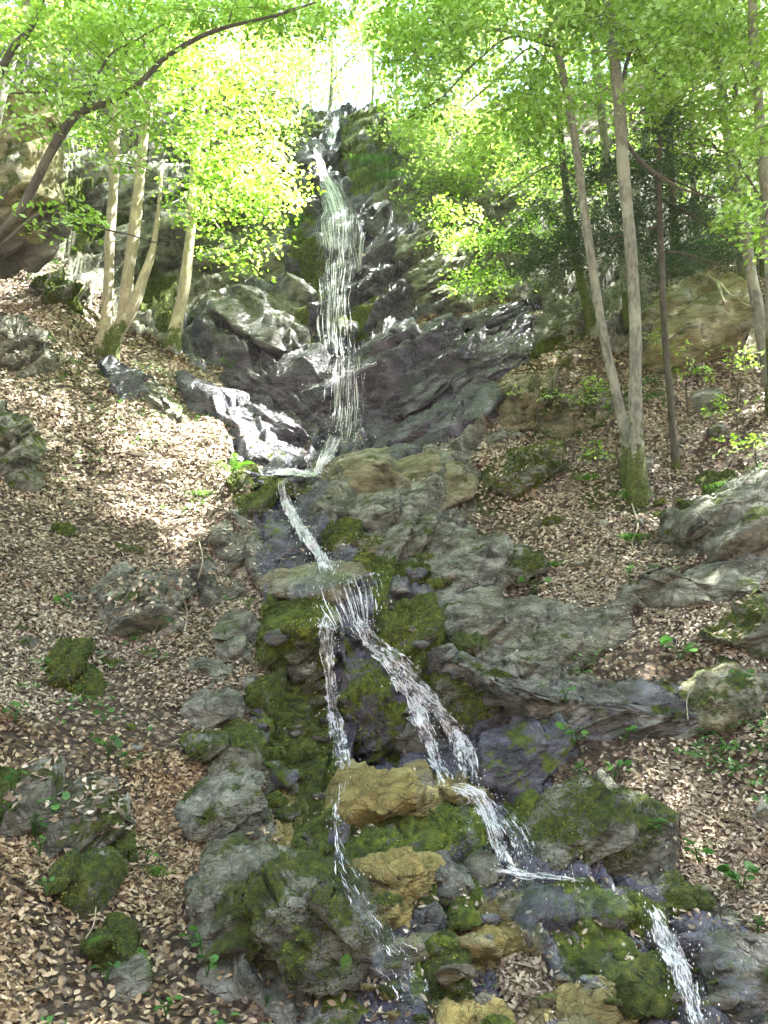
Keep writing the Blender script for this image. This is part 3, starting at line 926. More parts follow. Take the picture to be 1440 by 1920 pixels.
RK = [
    # ---- top of the gorge
    ('mossy green ledge at the lip of the upper waterfall', [(635, 222), (665, 210), (710, 214), (742, 240), (745, 330), (700, 345), (650, 320), (632, 270)], dict(moss=.75, wet=.5)),
    ('small dark ledge left of the topmost spout', [(570, 222), (612, 218), (618, 270), (590, 282), (568, 262)], dict(moss=.55, wet=.5)),
    ('dark pointed rock left of the upper fall', [(556, 305), (585, 282), (602, 320), (604, 385), (570, 400), (548, 370)], dict(moss=.15, wet=.9)),
    ('rounded wet violet boulder right of the long waterfall veil', [(690, 432), (720, 414), (758, 422), (775, 455), (762, 492), (715, 500), (690, 478)], dict(moss=.05, wet=1)),
    ('lichen speckled block beside the violet boulder', [(765, 470), (800, 450), (850, 455), (860, 505), (820, 560), (775, 565), (752, 530)], dict(moss=.2, wet=.2)),
    ('pale lichen covered rock under the bright green sprays', [(790, 560), (830, 528), (870, 530), (880, 560), (840, 590), (796, 592)], dict(moss=.25)),
    ('dark striped rock face below the hanging leaves', [(880, 400), (905, 345), (970, 320), (1040, 330), (1030, 380), (960, 420), (895, 430)], dict(moss=.1, wet=.35)),
    ('pale layered crag under the conifer boughs', [(900, 300), (960, 262), (1060, 270), (1090, 310), (1020, 335), (930, 345)], dict(moss=.1)),
    # ---- middle right slabs
    ('long dark tongue of slab pointing at the waterfall', [(738, 664), (790, 628), (870, 592), (1000, 556), (1015, 570), (930, 600), (850, 625), (780, 662)], dict(moss=.2, wet=.75, T=.3, rough=.6)),
    ('broad smooth slab with wet violet lower end', [(690, 712), (740, 680), (840, 645), (960, 605), (1022, 590), (1018, 640), (985, 672), (900, 712), (800, 762), (700, 780), (672, 750)], dict(moss=.04, wet=.8, T=.5, rough=1.0, sub=6)),
    ('lower wet slab under the broad smooth slab', [(690, 840), (760, 790), (850, 745), (925, 722), (930, 770), (905, 800), (840, 832), (770, 862), (700, 866)], dict(moss=.03, wet=.95, T=.45, sub=5)),
    ('dark wedge rock at the foot of the violet slab', [(610, 868), (700, 850), (790, 852), (800, 872), (700, 886), (600, 892)], dict(moss=.15, wet=.9, T=.3)),
    ('mossy hump between the slab and the leaning trees', [(985, 712), (1000, 655), (1050, 630), (1075, 640), (1060, 690), (1020, 722)], dict(moss=.8)),
    ('layered shelf rock under the thin sapling', [(1030, 640), (1040, 600), (1100, 575), (1180, 570), (1180, 620), (1110, 650), (1060, 655)], dict(moss=.45)),
    ('lichen crusted ledge with a brown broken end', [(918, 772), (940, 735), (985, 720), (1060, 742), (1125, 770), (1120, 792), (1040, 802), (960, 815), (925, 802)], dict(moss=.45, ochre=.3, lit=.25)),
    ('small square stone under the lichen crusted ledge', [(905, 815), (940, 806), (975, 815), (970, 838), (930, 848), (906, 838)], dict(moss=.3)),
    ('flat topped rock with moss on its left shoulder', [(905, 905), (925, 875), (975, 850), (1040, 860), (1078, 878), (1060, 902), (1000, 915), (950, 925)], dict(moss=.55, lit=.2)),
    ('big smooth tan dome of bedrock beside the plunge pool', [(592, 905), (650, 892), (760, 872), (870, 850), (890, 880), (875, 925), (830, 955), (740, 955), (640, 938)], dict(moss=.25, ochre=.3, T=.4, rough=.5)),
    # ---- stepped ledges right of middle cascade
    ('top step of grey ledges right of the cascade', [(590, 940), (660, 938), (740, 955), (800, 985), (790, 1004), (720, 1002), (640, 985), (595, 965)], dict(moss=.35, T=.3)),
    ('second grey step with rounded nose', [(680, 1010), (760, 985), (830, 988), (862, 1000), (840, 1025), (770, 1040), (700, 1042)], dict(moss=.4, T=.3)),
    ('small mossy step touching the white water', [(590, 985), (640, 985), (680, 1005), (670, 1035), (620, 1030), (588, 1010)], dict(moss=.7, wet=.3)),
    ('pale smooth slab with a dark right side', [(730, 1052), (800, 1040), (860, 1018), (935, 1012), (985, 1030), (975, 1062), (935, 1105), (870, 1112), (820, 1092), (760, 1075)], dict(moss=.2, T=.4, rough=.7, fol=.8)),
    ('dark green mossy wedge below the pale slab', [(670, 1050), (740, 1060), (815, 1095), (815, 1110), (740, 1105), (680, 1080)], dict(moss=1.0, wet=.2)),
    ('violet tinged shelf above the black hollow', [(690, 1100), (760, 1095), (830, 1120), (870, 1150), (800, 1150), (720, 1135)], dict(moss=.2, wet=.6)),
    ('pale worn slope of bedrock in the middle of the right bank', [(830, 1125), (900, 1105), (960, 1130), (1040, 1150), (1000, 1200), (940, 1235), (870, 1225), (815, 1180)], dict(moss=.25, T=.4, rough=.7)),
    ('green black hollow rock right of the middle cascade', [(700, 1140), (800, 1150), (830, 1200), (820, 1250), (760, 1245), (705, 1200)], dict(moss=.9, wet=.5)),
    ('grey green slab with an undercut lower edge', [(965, 1250), (1010, 1195), (1065, 1165), (1160, 1165), (1195, 1185), (1150, 1225), (1080, 1258), (990, 1272)], dict(moss=.3, T=.35, rough=.7)),
    ('long dark ledge with a yellow lichen spot', [(1180, 1130), (1240, 1085), (1330, 1058), (1440, 1048), (1500, 1045), (1490, 1090), (1380, 1120), (1300, 1150), (1220, 1165)], dict(moss=.35, T=.4, rough=.7)),
    ('large brown grey boulder at the right edge of the frame', [(1250, 985), (1310, 958), (1380, 942), (1440, 922), (1530, 905), (1540, 1030), (1440, 1046), (1300, 1045), (1268, 1018)], dict(moss=.35, T=.4, lift=.15)),
    ('mossy rock below the leafy shelf at the right edge', [(1310, 1190), (1350, 1150), (1440, 1130), (1510, 1130), (1510, 1225), (1420, 1235), (1350, 1230)], dict(moss=.55, lit=.2)),
    ('long overhanging ledge with a black shaded face', [(815, 1250), (870, 1228), (950, 1245), (1010, 1275), (1120, 1290), (1240, 1290), (1330, 1270), (1385, 1262), (1405, 1320), (1330, 1362), (1220, 1388), (1080, 1385), (960, 1372), (880, 1360), (840, 1320)], dict(moss=.35, wet=.45, T=.5, sub=6, lift=.45)),
    ('bright lichen boulder at the end of the long ledge', [(1290, 1310), (1310, 1265), (1370, 1255), (1408, 1290), (1400, 1335), (1340, 1362), (1300, 1350)], dict(moss=.5, ochre=.3, T=.45)),
    ('dark wet rock under the long ledge', [(900, 1378), (980, 1368), (1050, 1395), (1090, 1440), (1070, 1470), (980, 1478), (905, 1462)], dict(moss=.4, wet=.7)),
    ('thin pale ledge stepping down beside the cascade, topmost', [(600, 958), (640, 950), (700, 962), (690, 980), (630, 984), (598, 975)], dict(moss=.25, T=.28, rough=.6)),
    ('narrow grey ledge below the tan dome', [(700, 968), (760, 960), (850, 975), (862, 990), (790, 996), (720, 990)], dict(moss=.2, T=.26, rough=.6)),
    ('thin yellowish ledge beside white water', [(612, 1012), (660, 1006), (720, 1020), (700, 1040), (640, 1040)], dict(moss=.55, T=.24, ochre=.3, rough=.6)),
    ('wedge of pale rock pointing down at the stream', [(745, 1062), (800, 1050), (880, 1075), (900, 1100), (860, 1120), (800, 1100)], dict(moss=.2, T=.3, rough=.6)),
    ('dark cleft block beside the pale worn slope', [(830, 1185), (880, 1180), (940, 1215), (920, 1245), (860, 1240)], dict(moss=.5, T=.35)),
    ('smooth hump above the long overhanging ledge', [(940, 1235), (980, 1215), (1030, 1240), (1030, 1268), (970, 1270)], dict(moss=.3, T=.35, rough=.6)),
    ('grey shelf edge under the low leaf shelf', [(1010, 1300), (1060, 1285), (1160, 1300), (1150, 1330), (1060, 1335)], dict(moss=.25, T=.3, wet=.2)),
    ('block at the left end of the long ledge', [(820, 1265), (870, 1250), (915, 1275), (910, 1330), (860, 1345), (825, 1310)], dict(moss=.7, T=.4, wet=.3)),
    ('weathered stone right of the broad flat slab', [(730, 1100), (770, 1090), (810, 1112), (790, 1135), (745, 1130)], dict(moss=.2, T=.25, wet=.5)),
    # ---- lower right
    ('huge mossy boulder on the right of the lower stream', [(1010, 1580), (1050, 1520), (1130, 1480), (1200, 1495), (1255, 1535), (1278, 1580), (1235, 1620), (1130, 1645), (1040, 1630)], dict(moss=.55, T=.4, sub=5, lift=.25)),
    ('yellow green moss cushion rock touching the lower stream', [(940, 1490), (1000, 1510), (1060, 1560), (1100, 1620), (1050, 1645), (990, 1620), (960, 1570)], dict(moss=.95, wet=.3)),
    ('dark violet stone above the moss cushion', [(1015, 1490), (1045, 1470), (1090, 1485), (1092, 1510), (1050, 1522), (1018, 1515)], dict(moss=.1, wet=.9)),
    ('dark rock among leaves at the right edge', [(1380, 1545), (1405, 1500), (1450, 1478), (1500, 1490), (1490, 1570), (1420, 1570)], dict(moss=.3, wet=.2)),
    ('small mossy stone below the huge boulder', [(1235, 1685), (1265, 1655), (1320, 1670), (1335, 1700), (1290, 1722), (1245, 1715)], dict(moss=.7)),
    ('wet stepped rock at the head of the lower right rapid', [(1080, 1665), (1160, 1660), (1230, 1690), (1240, 1740), (1180, 1770), (1110, 1730)], dict(moss=.35, wet=.8)),
    ('ochre and black rock on the right of the lower right rapid', [(1300, 1780), (1370, 1770), (1440, 1800), (1460, 1880), (1400, 1930), (1340, 1900), (1300, 1840)], dict(moss=.15, wet=.8, ochre=.4)),
    ('pale violet stone in the splash of the lower streambed', [(1010, 1762), (1045, 1738), (1090, 1748), (1104, 1778), (1078, 1800), (1030, 1795)], dict(moss=.02, wet=.45)),
    ('long mossy rib sloping down to the bottom edge', [(1090, 1795), (1160, 1790), (1230, 1830), (1280, 1890), (1310, 1950), (1250, 1960), (1180, 1880), (1110, 1840)], dict(moss=.85, wet=.3, dip='L')),
    ('rusty brown rock at the bottom of the streambed', [(1060, 1880), (1130, 1855), (1190, 1885), (1210, 1940), (1120, 1960), (1060, 1940)], dict(moss=.1, wet=.6, ochre=.9)),
    ('yellow slab at the bottom middle', [(830, 1905), (880, 1880), (930, 1895), (940, 1940), (860, 1960), (825, 1940)], dict(moss=.2, wet=.3, ochre=1)),
    ('flat yellow wet slab in the lower streambed', [(862, 1760), (905, 1728), (965, 1722), (1000, 1760), (1005, 1790), (940, 1800), (880, 1790)], dict(moss=.05, wet=.2, ochre=1, T=.14, rough=.5)),
    ('mossy knuckle of rock left of the yellow slab', [(790, 1790), (840, 1770), (880, 1800), (885, 1880), (830, 1900), (792, 1860)], dict(moss=.95, wet=.3)),
    # ---- lower centre
    ('big ochre ledge splitting the lower fall', [(634, 1490), (650, 1462), (730, 1458), (830, 1462), (890, 1485), (885, 1530), (820, 1520), (770, 1535), (730, 1565), (650, 1568), (632, 1530)], dict(moss=.12, wet=.35, ochre=1.0, T=.4, rough=1.0, cuts=16)),
    ('black mossy hollow under the ochre ledge', [(650, 1575), (730, 1560), (800, 1525), (880, 1545), (905, 1600), (840, 1620), (740, 1640), (660, 1630)], dict(moss=.75, wet=.7, lift=-.1)),
    ('second ochre slab split by a crack', [(672, 1645), (720, 1632), (815, 1610), (828, 1640), (820, 1668), (750, 1688), (690, 1690)], dict(moss=.15, wet=.3, ochre=1.0, T=.3, rough=1.1, cuts=16)),
    ('flat pale ochre ledge right of the big ochre ledge', [(820, 1478), (870, 1470), (925, 1490), (915, 1512), (860, 1515), (820, 1500)], dict(moss=.1, wet=.3, ochre=.9, T=.2)),
    ('low grey ledge under the square grey block', [(700, 1775), (760, 1768), (840, 1762), (850, 1785), (780, 1800), (705, 1800)], dict(moss=.3, wet=.3, T=.22, ochre=.3)),
    ('wide ochre step across the lower streambed', [(690, 1700), (740, 1690), (770, 1700), (760, 1760), (710, 1765), (690, 1735)], dict(moss=.25, wet=.25, ochre=.9, T=.2)),
    ('dark wet ledge right of the second ochre slab', [(960, 1690), (1040, 1680), (1110, 1715), (1100, 1745), (1010, 1740), (960, 1720)], dict(moss=.35, wet=.9, T=.22)),
    ('mossy ledge above the lower right rapid', [(1120, 1700), (1190, 1690), (1235, 1720), (1220, 1760), (1150, 1750)], dict(moss=.6, wet=.6, T=.22)),
    ('grey tilted block beside the second ochre slab', [(818, 1612), (840, 1605), (880, 1640), (890, 1690), (850, 1690), (826, 1665)], dict(moss=.1, wet=.4)),
    ('square grey block under the second ochre slab', [(755, 1700), (820, 1690), (835, 1720), (828, 1755), (775, 1765), (752, 1740)], dict(moss=.15, wet=.5)),
    ('flat grey slab right of the stream junction', [(885, 1615), (950, 1620), (985, 1650), (960, 1675), (915, 1668), (890, 1645)], dict(moss=.1, wet=.5, ochre=.3)),
    ('yellow shelf by the left thread of water', [(640, 1700), (690, 1695), (720, 1735), (700, 1765), (655, 1750)], dict(moss=.4, wet=.4, ochre=.6)),
    ('black wall between the two middle streams', [(640, 1180), (680, 1210), (730, 1260), (770, 1330), (820, 1400), (828, 1455), (740, 1452), (665, 1445), (640, 1350), (632, 1260)], dict(moss=.55, wet=.9, T=.3, sub=5)),
    ('pale wet tongue of rock between the falling threads', [(745, 1340), (790, 1330), (835, 1370), (830, 1410), (780, 1412), (735, 1395)], dict(moss=.1, wet=.35)),
    ('broad flat slab where the cascade spreads out', [(482, 1085), (520, 1066), (600, 1058), (660, 1068), (720, 1105), (715, 1125), (640, 1112), (560, 1108), (490, 1108)], dict(moss=.1, wet=.3, ochre=.3, T=.32, rough=.35)),
    ('black block left of the white cascade', [(488, 1000), (515, 960), (545, 975), (582, 1040), (580, 1066), (500, 1070)], dict(moss=.3, wet=1)),
    ('mossy overhang above the black block', [(430, 930), (480, 905), (530, 915), (530, 950), (490, 985), (440, 975)], dict(moss=.8)),
    ('green tufted rock behind the plunge pool', [(440, 900), (500, 890), (590, 905), (600, 930), (560, 940), (520, 915), (460, 925)], dict(moss=.6, wet=.4)),
    # ---- left of middle stream
    ('sunlit flat topped block at the edge of the leaf slope', [(392, 995), (430, 982), (478, 988), (487, 1030), (480, 1085), (430, 1080), (405, 1050)], dict(moss=.15, lit=.2, T=.4)),
    ('upper rounded rock in the row beside the stream', [(372, 1085), (395, 1068), (435, 1075), (462, 1110), (450, 1142), (410, 1140), (380, 1115)], dict(moss=.3, lit=.15)),
    ('large angular grey rock beside a small fern', [(385, 1165), (420, 1140), (470, 1150), (495, 1190), (480, 1215), (430, 1215), (395, 1200)], dict(moss=.25)),
    ('flat grey stone under the angular rock', [(402, 1210), (440, 1205), (475, 1220), (465, 1245), (425, 1248)], dict(moss=.15)),
    ('grey slab lying in leaves, upper of two', [(324, 1250), (350, 1236), (400, 1238), (425, 1262), (400, 1290), (350, 1285)], dict(moss=.1, T=.16)),
    ('small thin slab at the rim of the mossy drop', [(435, 1272), (462, 1262), (484, 1272), (478, 1290), (445, 1292)], dict(moss=.1)),
    ('knobbly stone between slab and mossy drop', [(405, 1285), (440, 1290), (480, 1330), (488, 1350), (455, 1350), (420, 1320)], dict(moss=.4)),
    ('wide grey slab lying in leaves, lower of two', [(345, 1320), (375, 1305), (430, 1312), (462, 1345), (440, 1375), (380, 1370), (355, 1345)], dict(moss=.2, T=.22)),
    ('moss topped boulder with grey right face', [(335, 1395), (380, 1370), (440, 1365), (472, 1400), (470, 1448), (425, 1458), (385, 1430)], dict(moss=.6, T=.4)),
    ('mossy column of rock above the dark chute', [(485, 1310), (530, 1290), (580, 1330), (600, 1400), (575, 1450), (520, 1440), (485, 1380)], dict(moss=.75, wet=.3)),
    ('mossy cliff left of the thin white thread', [(490, 1140), (550, 1125), (605, 1160), (612, 1240), (600, 1300), (540, 1290), (495, 1230)], dict(moss=.85, wet=.5)),
    ('jumble rock with a fern on it', [(470, 1450), (530, 1440), (565, 1470), (545, 1500), (500, 1500)], dict(moss=.4)),
    ('small ochre boulder left of the lower fall', [(508, 1520), (545, 1492), (605, 1492), (620, 1530), (605, 1560), (560, 1560), (520, 1545)], dict(moss=.35, ochre=.75, wet=.1)),
    ('dark stone beneath the small ochre boulder', [(530, 1570), (580, 1562), (625, 1575), (620, 1610), (570, 1615)], dict(moss=.5, wet=.4, ochre=.2)),
    ('long low rib of rock poking out of the leaves', [(165, 1135), (200, 1085), (232, 1060), (242, 1075), (222, 1105), (185, 1142)], dict(moss=.15, T=.15, dip='R')),
    ('leaf covered boulder lit by the sun on its top', [(195, 1120), (235, 1085), (290, 1085), (335, 1115), (340, 1165), (300, 1200), (240, 1205), (210, 1165)], dict(moss=.3, lit=.7, T=.45)),
    ('tall bright green mossy stone standing in the leaves', [(100, 1245), (125, 1212), (150, 1215), (165, 1255), (176, 1300), (165, 1318), (120, 1290)], dict(moss=1.1, T=.25)),
    ('wide mossy boulder with leaves on top, lower left', [(20, 1520), (60, 1490), (130, 1480), (190, 1450), (240, 1470), (255, 1510), (235, 1560), (180, 1595), (120, 1630), (60, 1645), (25, 1640)], dict(moss=.5, T=.3, lit=.6, sub=5, lift=.2)),
    ('smooth green rock tucked under the wide boulder', [(105, 1640), (150, 1605), (205, 1590), (218, 1640), (195, 1690), (150, 1722), (108, 1690)], dict(moss=.6, T=.3, rough=.6)),
    ('little mossy stone beside the wide boulder', [(205, 1580), (232, 1555), (252, 1565), (250, 1610), (225, 1632), (205, 1615)], dict(moss=1.0)),
    ('round mossy boulder above the hanging fern', [(158, 1755), (185, 1720), (225, 1715), (255, 1755), (245, 1800), (200, 1818), (165, 1800)], dict(moss=.9, T=.26)),
    ('small dark stone left of the hanging fern', [(205, 1830), (230, 1802), (258, 1815), (258, 1865), (225, 1885)], dict(moss=.4)),
    ('rounded grey boulder with a mossy cap', [(340, 1515), (370, 1475), (420, 1460), (470, 1475), (502, 1520), (505, 1575), (470, 1598), (420, 1575), (370, 1560)], dict(moss=.42, T=.35)),
    ('smooth pale faced boulder with moss below its brow', [(355, 1640), (385, 1610), (440, 1598), (490, 1620), (515, 1680), (505, 1745), (465, 1785), (410, 1830), (375, 1800), (378, 1740), (368, 1690)], dict(moss=.42, T=.42, sub=5)),
    ('great leaning rock with folded layers at bottom centre', [(505, 1580), (545, 1575), (600, 1640), (650, 1690), (690, 1760), (700, 1850), (650, 1880), (560, 1870), (470, 1870), (430, 1840), (480, 1775), (515, 1700), (500, 1630)], dict(moss=.55, T=.45, sub=5, dip='L')),
    ('pale yellow stone on the flank of the leaning rock', [(560, 1790), (585, 1765), (625, 1775), (622, 1815), (585, 1825)], dict(moss=.1, ochre=.5)),
    ('pale rock at the bottom edge below the mossy flank', [(560, 1925), (600, 1890), (650, 1895), (680, 1925), (650, 1960), (580, 1960)], dict(moss=.3, ochre=.2)),
    ('dark mossy stone at the left frame edge', [(-40, 1450), (10, 1440), (45, 1480), (40, 1560), (0, 1580), (-50, 1560)], dict(moss=.8)),
    # ---- upper left
    ('tall ochre crag at the left edge', [(-90, 190), (0, 180), (55, 195), (90, 250), (108, 320), (80, 380), (50, 430), (-20, 470), (-100, 440)], dict(moss=.5, ochre=.5, Y=11.2, T=.6, sub=5, lift=.1, rough=.7)),
    ('dark brown undercut at the foot of the ochre crag', [(-60, 430), (30, 415), (98, 400), (108, 450), (70, 492), (0, 488), (-60, 490)], dict(moss=.1, ochre=.4, wet=.6, Y=11.6, T=.4, lift=0, rough=.7)),
    ('mossy slab on the bright upper slope', [(70, 530), (110, 522), (150, 560), (162, 596), (130, 598), (90, 575)], dict(moss=.6, T=.25)),
    ('cracked dark outcrop on the left edge of the slope', [(-40, 590), (20, 585), (60, 620), (88, 665), (80, 715), (40, 690), (0, 650), (-40, 640)], dict(moss=.25, T=.35, lit=.2)),
    ('green grey outcrop at left edge below the sunny slope', [(-60, 740), (0, 745), (45, 790), (68, 850), (60, 900), (0, 925), (-60, 920)], dict(moss=.5, T=.5)),
    ('small mossy stone high in the leaf slope', [(100, 985), (125, 978), (140, 990), (130, 1005), (105, 1003)], dict(moss=.9)),
    ('black broken rock above the tilted slab', [(185, 685), (220, 675), (262, 705), (285, 750), (280, 800), (245, 775), (205, 735)], dict(moss=.2, wet=.9)),
    ('tilted grey slab below the twin stemmed tree', [(240, 700), (290, 700), (335, 760), (365, 820), (352, 845), (300, 800), (262, 750)], dict(moss=.4, wet=.2, dip='L')),
    ('long dark ridge running down to the plunge pool', [(338, 712), (400, 722), (460, 745), (540, 790), (612, 835), (615, 862), (560, 858), (480, 850), (430, 830), (390, 790)], dict(moss=.12, wet=.9, T=.5, dip='L', sub=5)),
    ('low dark blocks at the left of the plunge pool', [(430, 860), (480, 848), (540, 858), (560, 880), (500, 892), (440, 885)], dict(moss=.3, wet=.8, dip='L')),
    ('domed grey green face left of the long waterfall', [(412, 660), (430, 605), (480, 560), (540, 552), (560, 590), (555, 640), (520, 670), (450, 690)], dict(moss=.3, wet=.5, T=.5, dip='L')),
    ('square buttress below the domed face', [(430, 690), (500, 672), (565, 665), (580, 720), (560, 770), (500, 750), (445, 720)], dict(moss=.15, wet=.8, T=.4, dip='L')),
    ('dark face behind the lower veil of the upper fall', [(520, 740), (570, 670), (640, 668), (650, 720), (640, 800), (600, 810), (545, 785)], dict(moss=.15, wet=1, T=.25)),
    ('grey rock wedge beside the single left tree', [(355, 570), (400, 545), (450, 560), (440, 610), (400, 645), (362, 630)], dict(moss=.2, wet=.4)),
    ('long grey bed of rock behind the twin stemmed tree', [(100, 480), (180, 430), (280, 440), (400, 400), (470, 410), (460, 450), (360, 490), (240, 510), (150, 520)], dict(moss=.3, wet=.1, T=.5)),
    ('broken crag high behind the left trees', [(105, 330), (200, 280), (320, 300), (400, 340), (380, 390), (260, 400), (150, 410)], dict(moss=.2, T=.6)),
    ('brown earthy bank with hanging roots', [(1215, 600), (1235, 545), (1300, 520), (1390, 540), (1425, 600), (1440, 690), (1400, 750), (1320, 750), (1240, 715)], dict(moss=.25, ochre=.55, T=.5, sub=5, lift=.1, cat='earth bank')),
    ('small block below the earthy bank', [(1295, 745), (1340, 738), (1380, 750), (1370, 772), (1310, 772)], dict(moss=.3)),
    ('low mossy stone near the base of the right trees', [(1310, 905), (1350, 890), (1400, 900), (1400, 930), (1340, 938)], dict(moss=.9)),
    ('mossy stone among leaves below the right trees', [(930, 1060), (985, 1030), (1010, 1050), (990, 1085), (945, 1090)], dict(moss=.5)),
]
for lab, poly, kw in RK:
    rock(lab, poly, **kw)

# loose stones, several sets that nothing tells apart
def in_poly(poly, n, r_):
    p = np.array(poly, float)
    out = []
    while len(out) < n:
        q = (r_.uniform(p[:, 0].min(), p[:, 0].max()), r_.uniform(p[:, 1].min(), p[:, 1].max()))
        if pip(np.array([q[0]]), np.array([q[1]]), poly)[0]:
            out.append(q)
    return out


USED = set()


def near_label(x, y, s, kk):
    look = ['tiny', 'small', 'larger'][0 if s < 12 else (1 if s < 20 else 2)]
    col = 'mossy' if kk.get('moss', 0) > .5 else ('ochre' if kk.get('ochre', 0) > .5 else ('dark wet' if kk.get('wet', 0) > .55 else 'grey'))
    ms = sorted(MAJOR, key=lambda q: math.hypot(q[0] - x, q[1] - y))[:14]
    lab = ''
    for mx, my, ml in ms:
        wds = ml.split()
        if len(wds) > 8:
            for cutw in ('with', 'beside', 'left', 'right', 'in', 'on', 'at', 'above', 'below', 'under', 'behind', 'of', 'between', 'touching', 'sloping', 'splitting', 'running', 'lit', 'poking'):
                if cutw in wds[3:9]:
                    pass
            wds = wds[:8] if wds[7] not in ('the', 'of', 'a', 'on', 'its', 'at', 'and', 'by', 'with', 'under', 'in', 'above', 'below') else wds
        if len(wds) > 8:
            continue
        dx, dy = x - mx, y - my
        d_ = ('above' if dy < 0 else 'below') if abs(dy) > 2.2 * abs(dx) else (('left of' if dx < 0 else 'right of') if abs(dx) > 2.2 * abs(dy) else ('upper' if dy < 0 else 'lower') + (' left of' if dx < 0 else ' right of'))
        lab = '%s %s stone %s the %s' % (look, col, d_, ' '.join(wds))
        if lab not in USED:
            break
    USED.add(lab)
    return lab


def scatter_stones(poly, n, smin, smax, label, group, seed, **kw):
    r_ = np.random.default_rng(seed)
    for k, (x, y) in enumerate(in_poly(poly, n, r_)):
        s = smin + (smax - smin) * r_.random() ** 2
        a = np.linspace(0, 2 * np.pi, 8)[:-1] + r_.random()
        rr = s * r_.uniform(0.75, 1.2, 7)
        pl = [(x + c * q * 1.45, y + s_ * q * 0.62) for c, s_, q in zip(np.cos(a), np.sin(a), rr)]
        kk = {a_: (b if not isinstance(b, tuple) else r_.uniform(*b)) for a_, b in kw.items()}
        lab = near_label(x, y, s, kk)
        rock(lab, pl, sub=3, name='stone', cat='stone', group=group, seed=seed * 100 + k, cuts=9, surf=True, **kk)


scatter_stones([(700, 1690), (900, 1690), (1060, 1800), (1200, 1900), (1160, 1960), (700, 1960), (660, 1800)], 38, 10, 32, 'small wet stone in the lower streambed', 'stones in the lower streambed', 11, moss=(0, .9), wet=(.2, .9), ochre=(0, 1.0))
scatter_stones([(1180, 1720), (1440, 1760), (1480, 1940), (1330, 1940), (1200, 1800)], 26, 9, 26, 'dark wet stone beside the lower right rapid', 'stones beside the lower right rapid', 12, moss=(0, .5), wet=(.6, 1), ochre=(0, .7))
scatter_stones([(480, 1180), (620, 1180), (630, 1480), (640, 1600), (520, 1560), (480, 1400)], 34, 9, 26, 'mossy stone in the dark chute left of the middle stream', 'stones in the dark mossy chute', 13, moss=(.3, 1), wet=(.1, .6))
scatter_stones([(640, 1010), (850, 1040), (840, 1240), (720, 1180)], 16, 8, 22, 'mossy stone right of the middle cascade', 'stones right of the middle cascade', 14, moss=(.3, 1), wet=(.1, .6))
scatter_stones([(430, 850), (600, 870), (600, 900), (450, 910)], 12, 6, 14, 'wet stone round the plunge pool', 'stones round the plunge pool', 15, moss=(0, .4), wet=(.7, 1))
scatter_stones([(0, 900), (300, 950), (360, 1200), (300, 1700), (0, 1420)], 14, 8, 20, 'small stone half buried in the left leaf slope', 'stones in the left leaf slope', 16, moss=(0, .8))
scatter_stones([(900, 900), (1400, 800), (1440, 900), (1200, 1080), (960, 1100)], 22, 8, 24, 'small stone half buried in the right leaf slope', 'stones in the right leaf slope', 17, moss=(.1, .8))
scatter_stones([(560, 300), (700, 360), (760, 640), (560, 660)], 20, 7, 20, 'dark knob of rock on the wall behind the upper waterfall', 'knobs behind the upper waterfall', 18, moss=(0, .6), wet=(.7, 1))
zfill()

# ------------------------------------------------------------------ fallen leaves
LEAF8 = np.array([(-1, 0, .0), (-.45, .42, .06), (.25, .46, .10), (1, 0, .04), (.25, -.46, .10), (-.45, -.42, .06), (-.35, 0, -.08), (.3, 0, -.06)], float)
LEAF8Q = np.array([(0, 6, 1, 1), ], int)
L8Q = np.array([(6, 7, 2, 1), (5, 4, 7, 6)], int)
L8T = np.array([(0, 6, 1), (0, 5, 6), (7, 3, 2), (7, 4, 3)], int)
LEAF4 = np.array([(-1, 0, 0), (.05, .5, .12), (1, 0, 0.02), (.05, -.5, .12)], float)
L4T = np.array([(0, 2, 1), (0, 3, 2)], int)


def rot_frames(Nrm, r_, spread):
    n = len(Nrm)
    Z = Nrm + r_.normal(size=(n, 3)) * spread
    Z /= np.linalg.norm(Z, axis=1)[:, None]
    X = r_.normal(size=(n, 3))
    X -= (X * Z).sum(1)[:, None] * Z
    X /= np.linalg.norm(X, axis=1)[:, None]
    return X, np.cross(Z, X), Z


def leaves(P, Nrm, size, r_, spread=0.4, detail=False, X=None, curl=1.0):
    Xa, Ya, Za = rot_frames(Nrm, r_, spread)
    tpl = (LEAF8 if detail else LEAF4).copy()
    n = len(P)
    sz = np.asarray(size).reshape(-1, 1, 1)
    cu = (r_.uniform(-0.5, 2.5, n) * curl).reshape(-1, 1, 1)
    V = P[:, None] + sz * (tpl[None, :, 0:1] * Xa[:, None] + tpl[None, :, 1:2] * Ya[:, None] + cu * tpl[None, :, 2:3] * Za[:, None])
    k = len(tpl)
    base = (np.arange(n) * k)[:, None, None]
    if detail:
        Q = (L8Q[None] + base).reshape(-1, 4)
        T = (L8T[None] + base).reshape(-1, 3)
    else:
        Q = np.zeros((0, 4), int)
        T = (L4T[None] + base).reshape(-1, 3)
    return V.reshape(-1, 3), Q, T, k


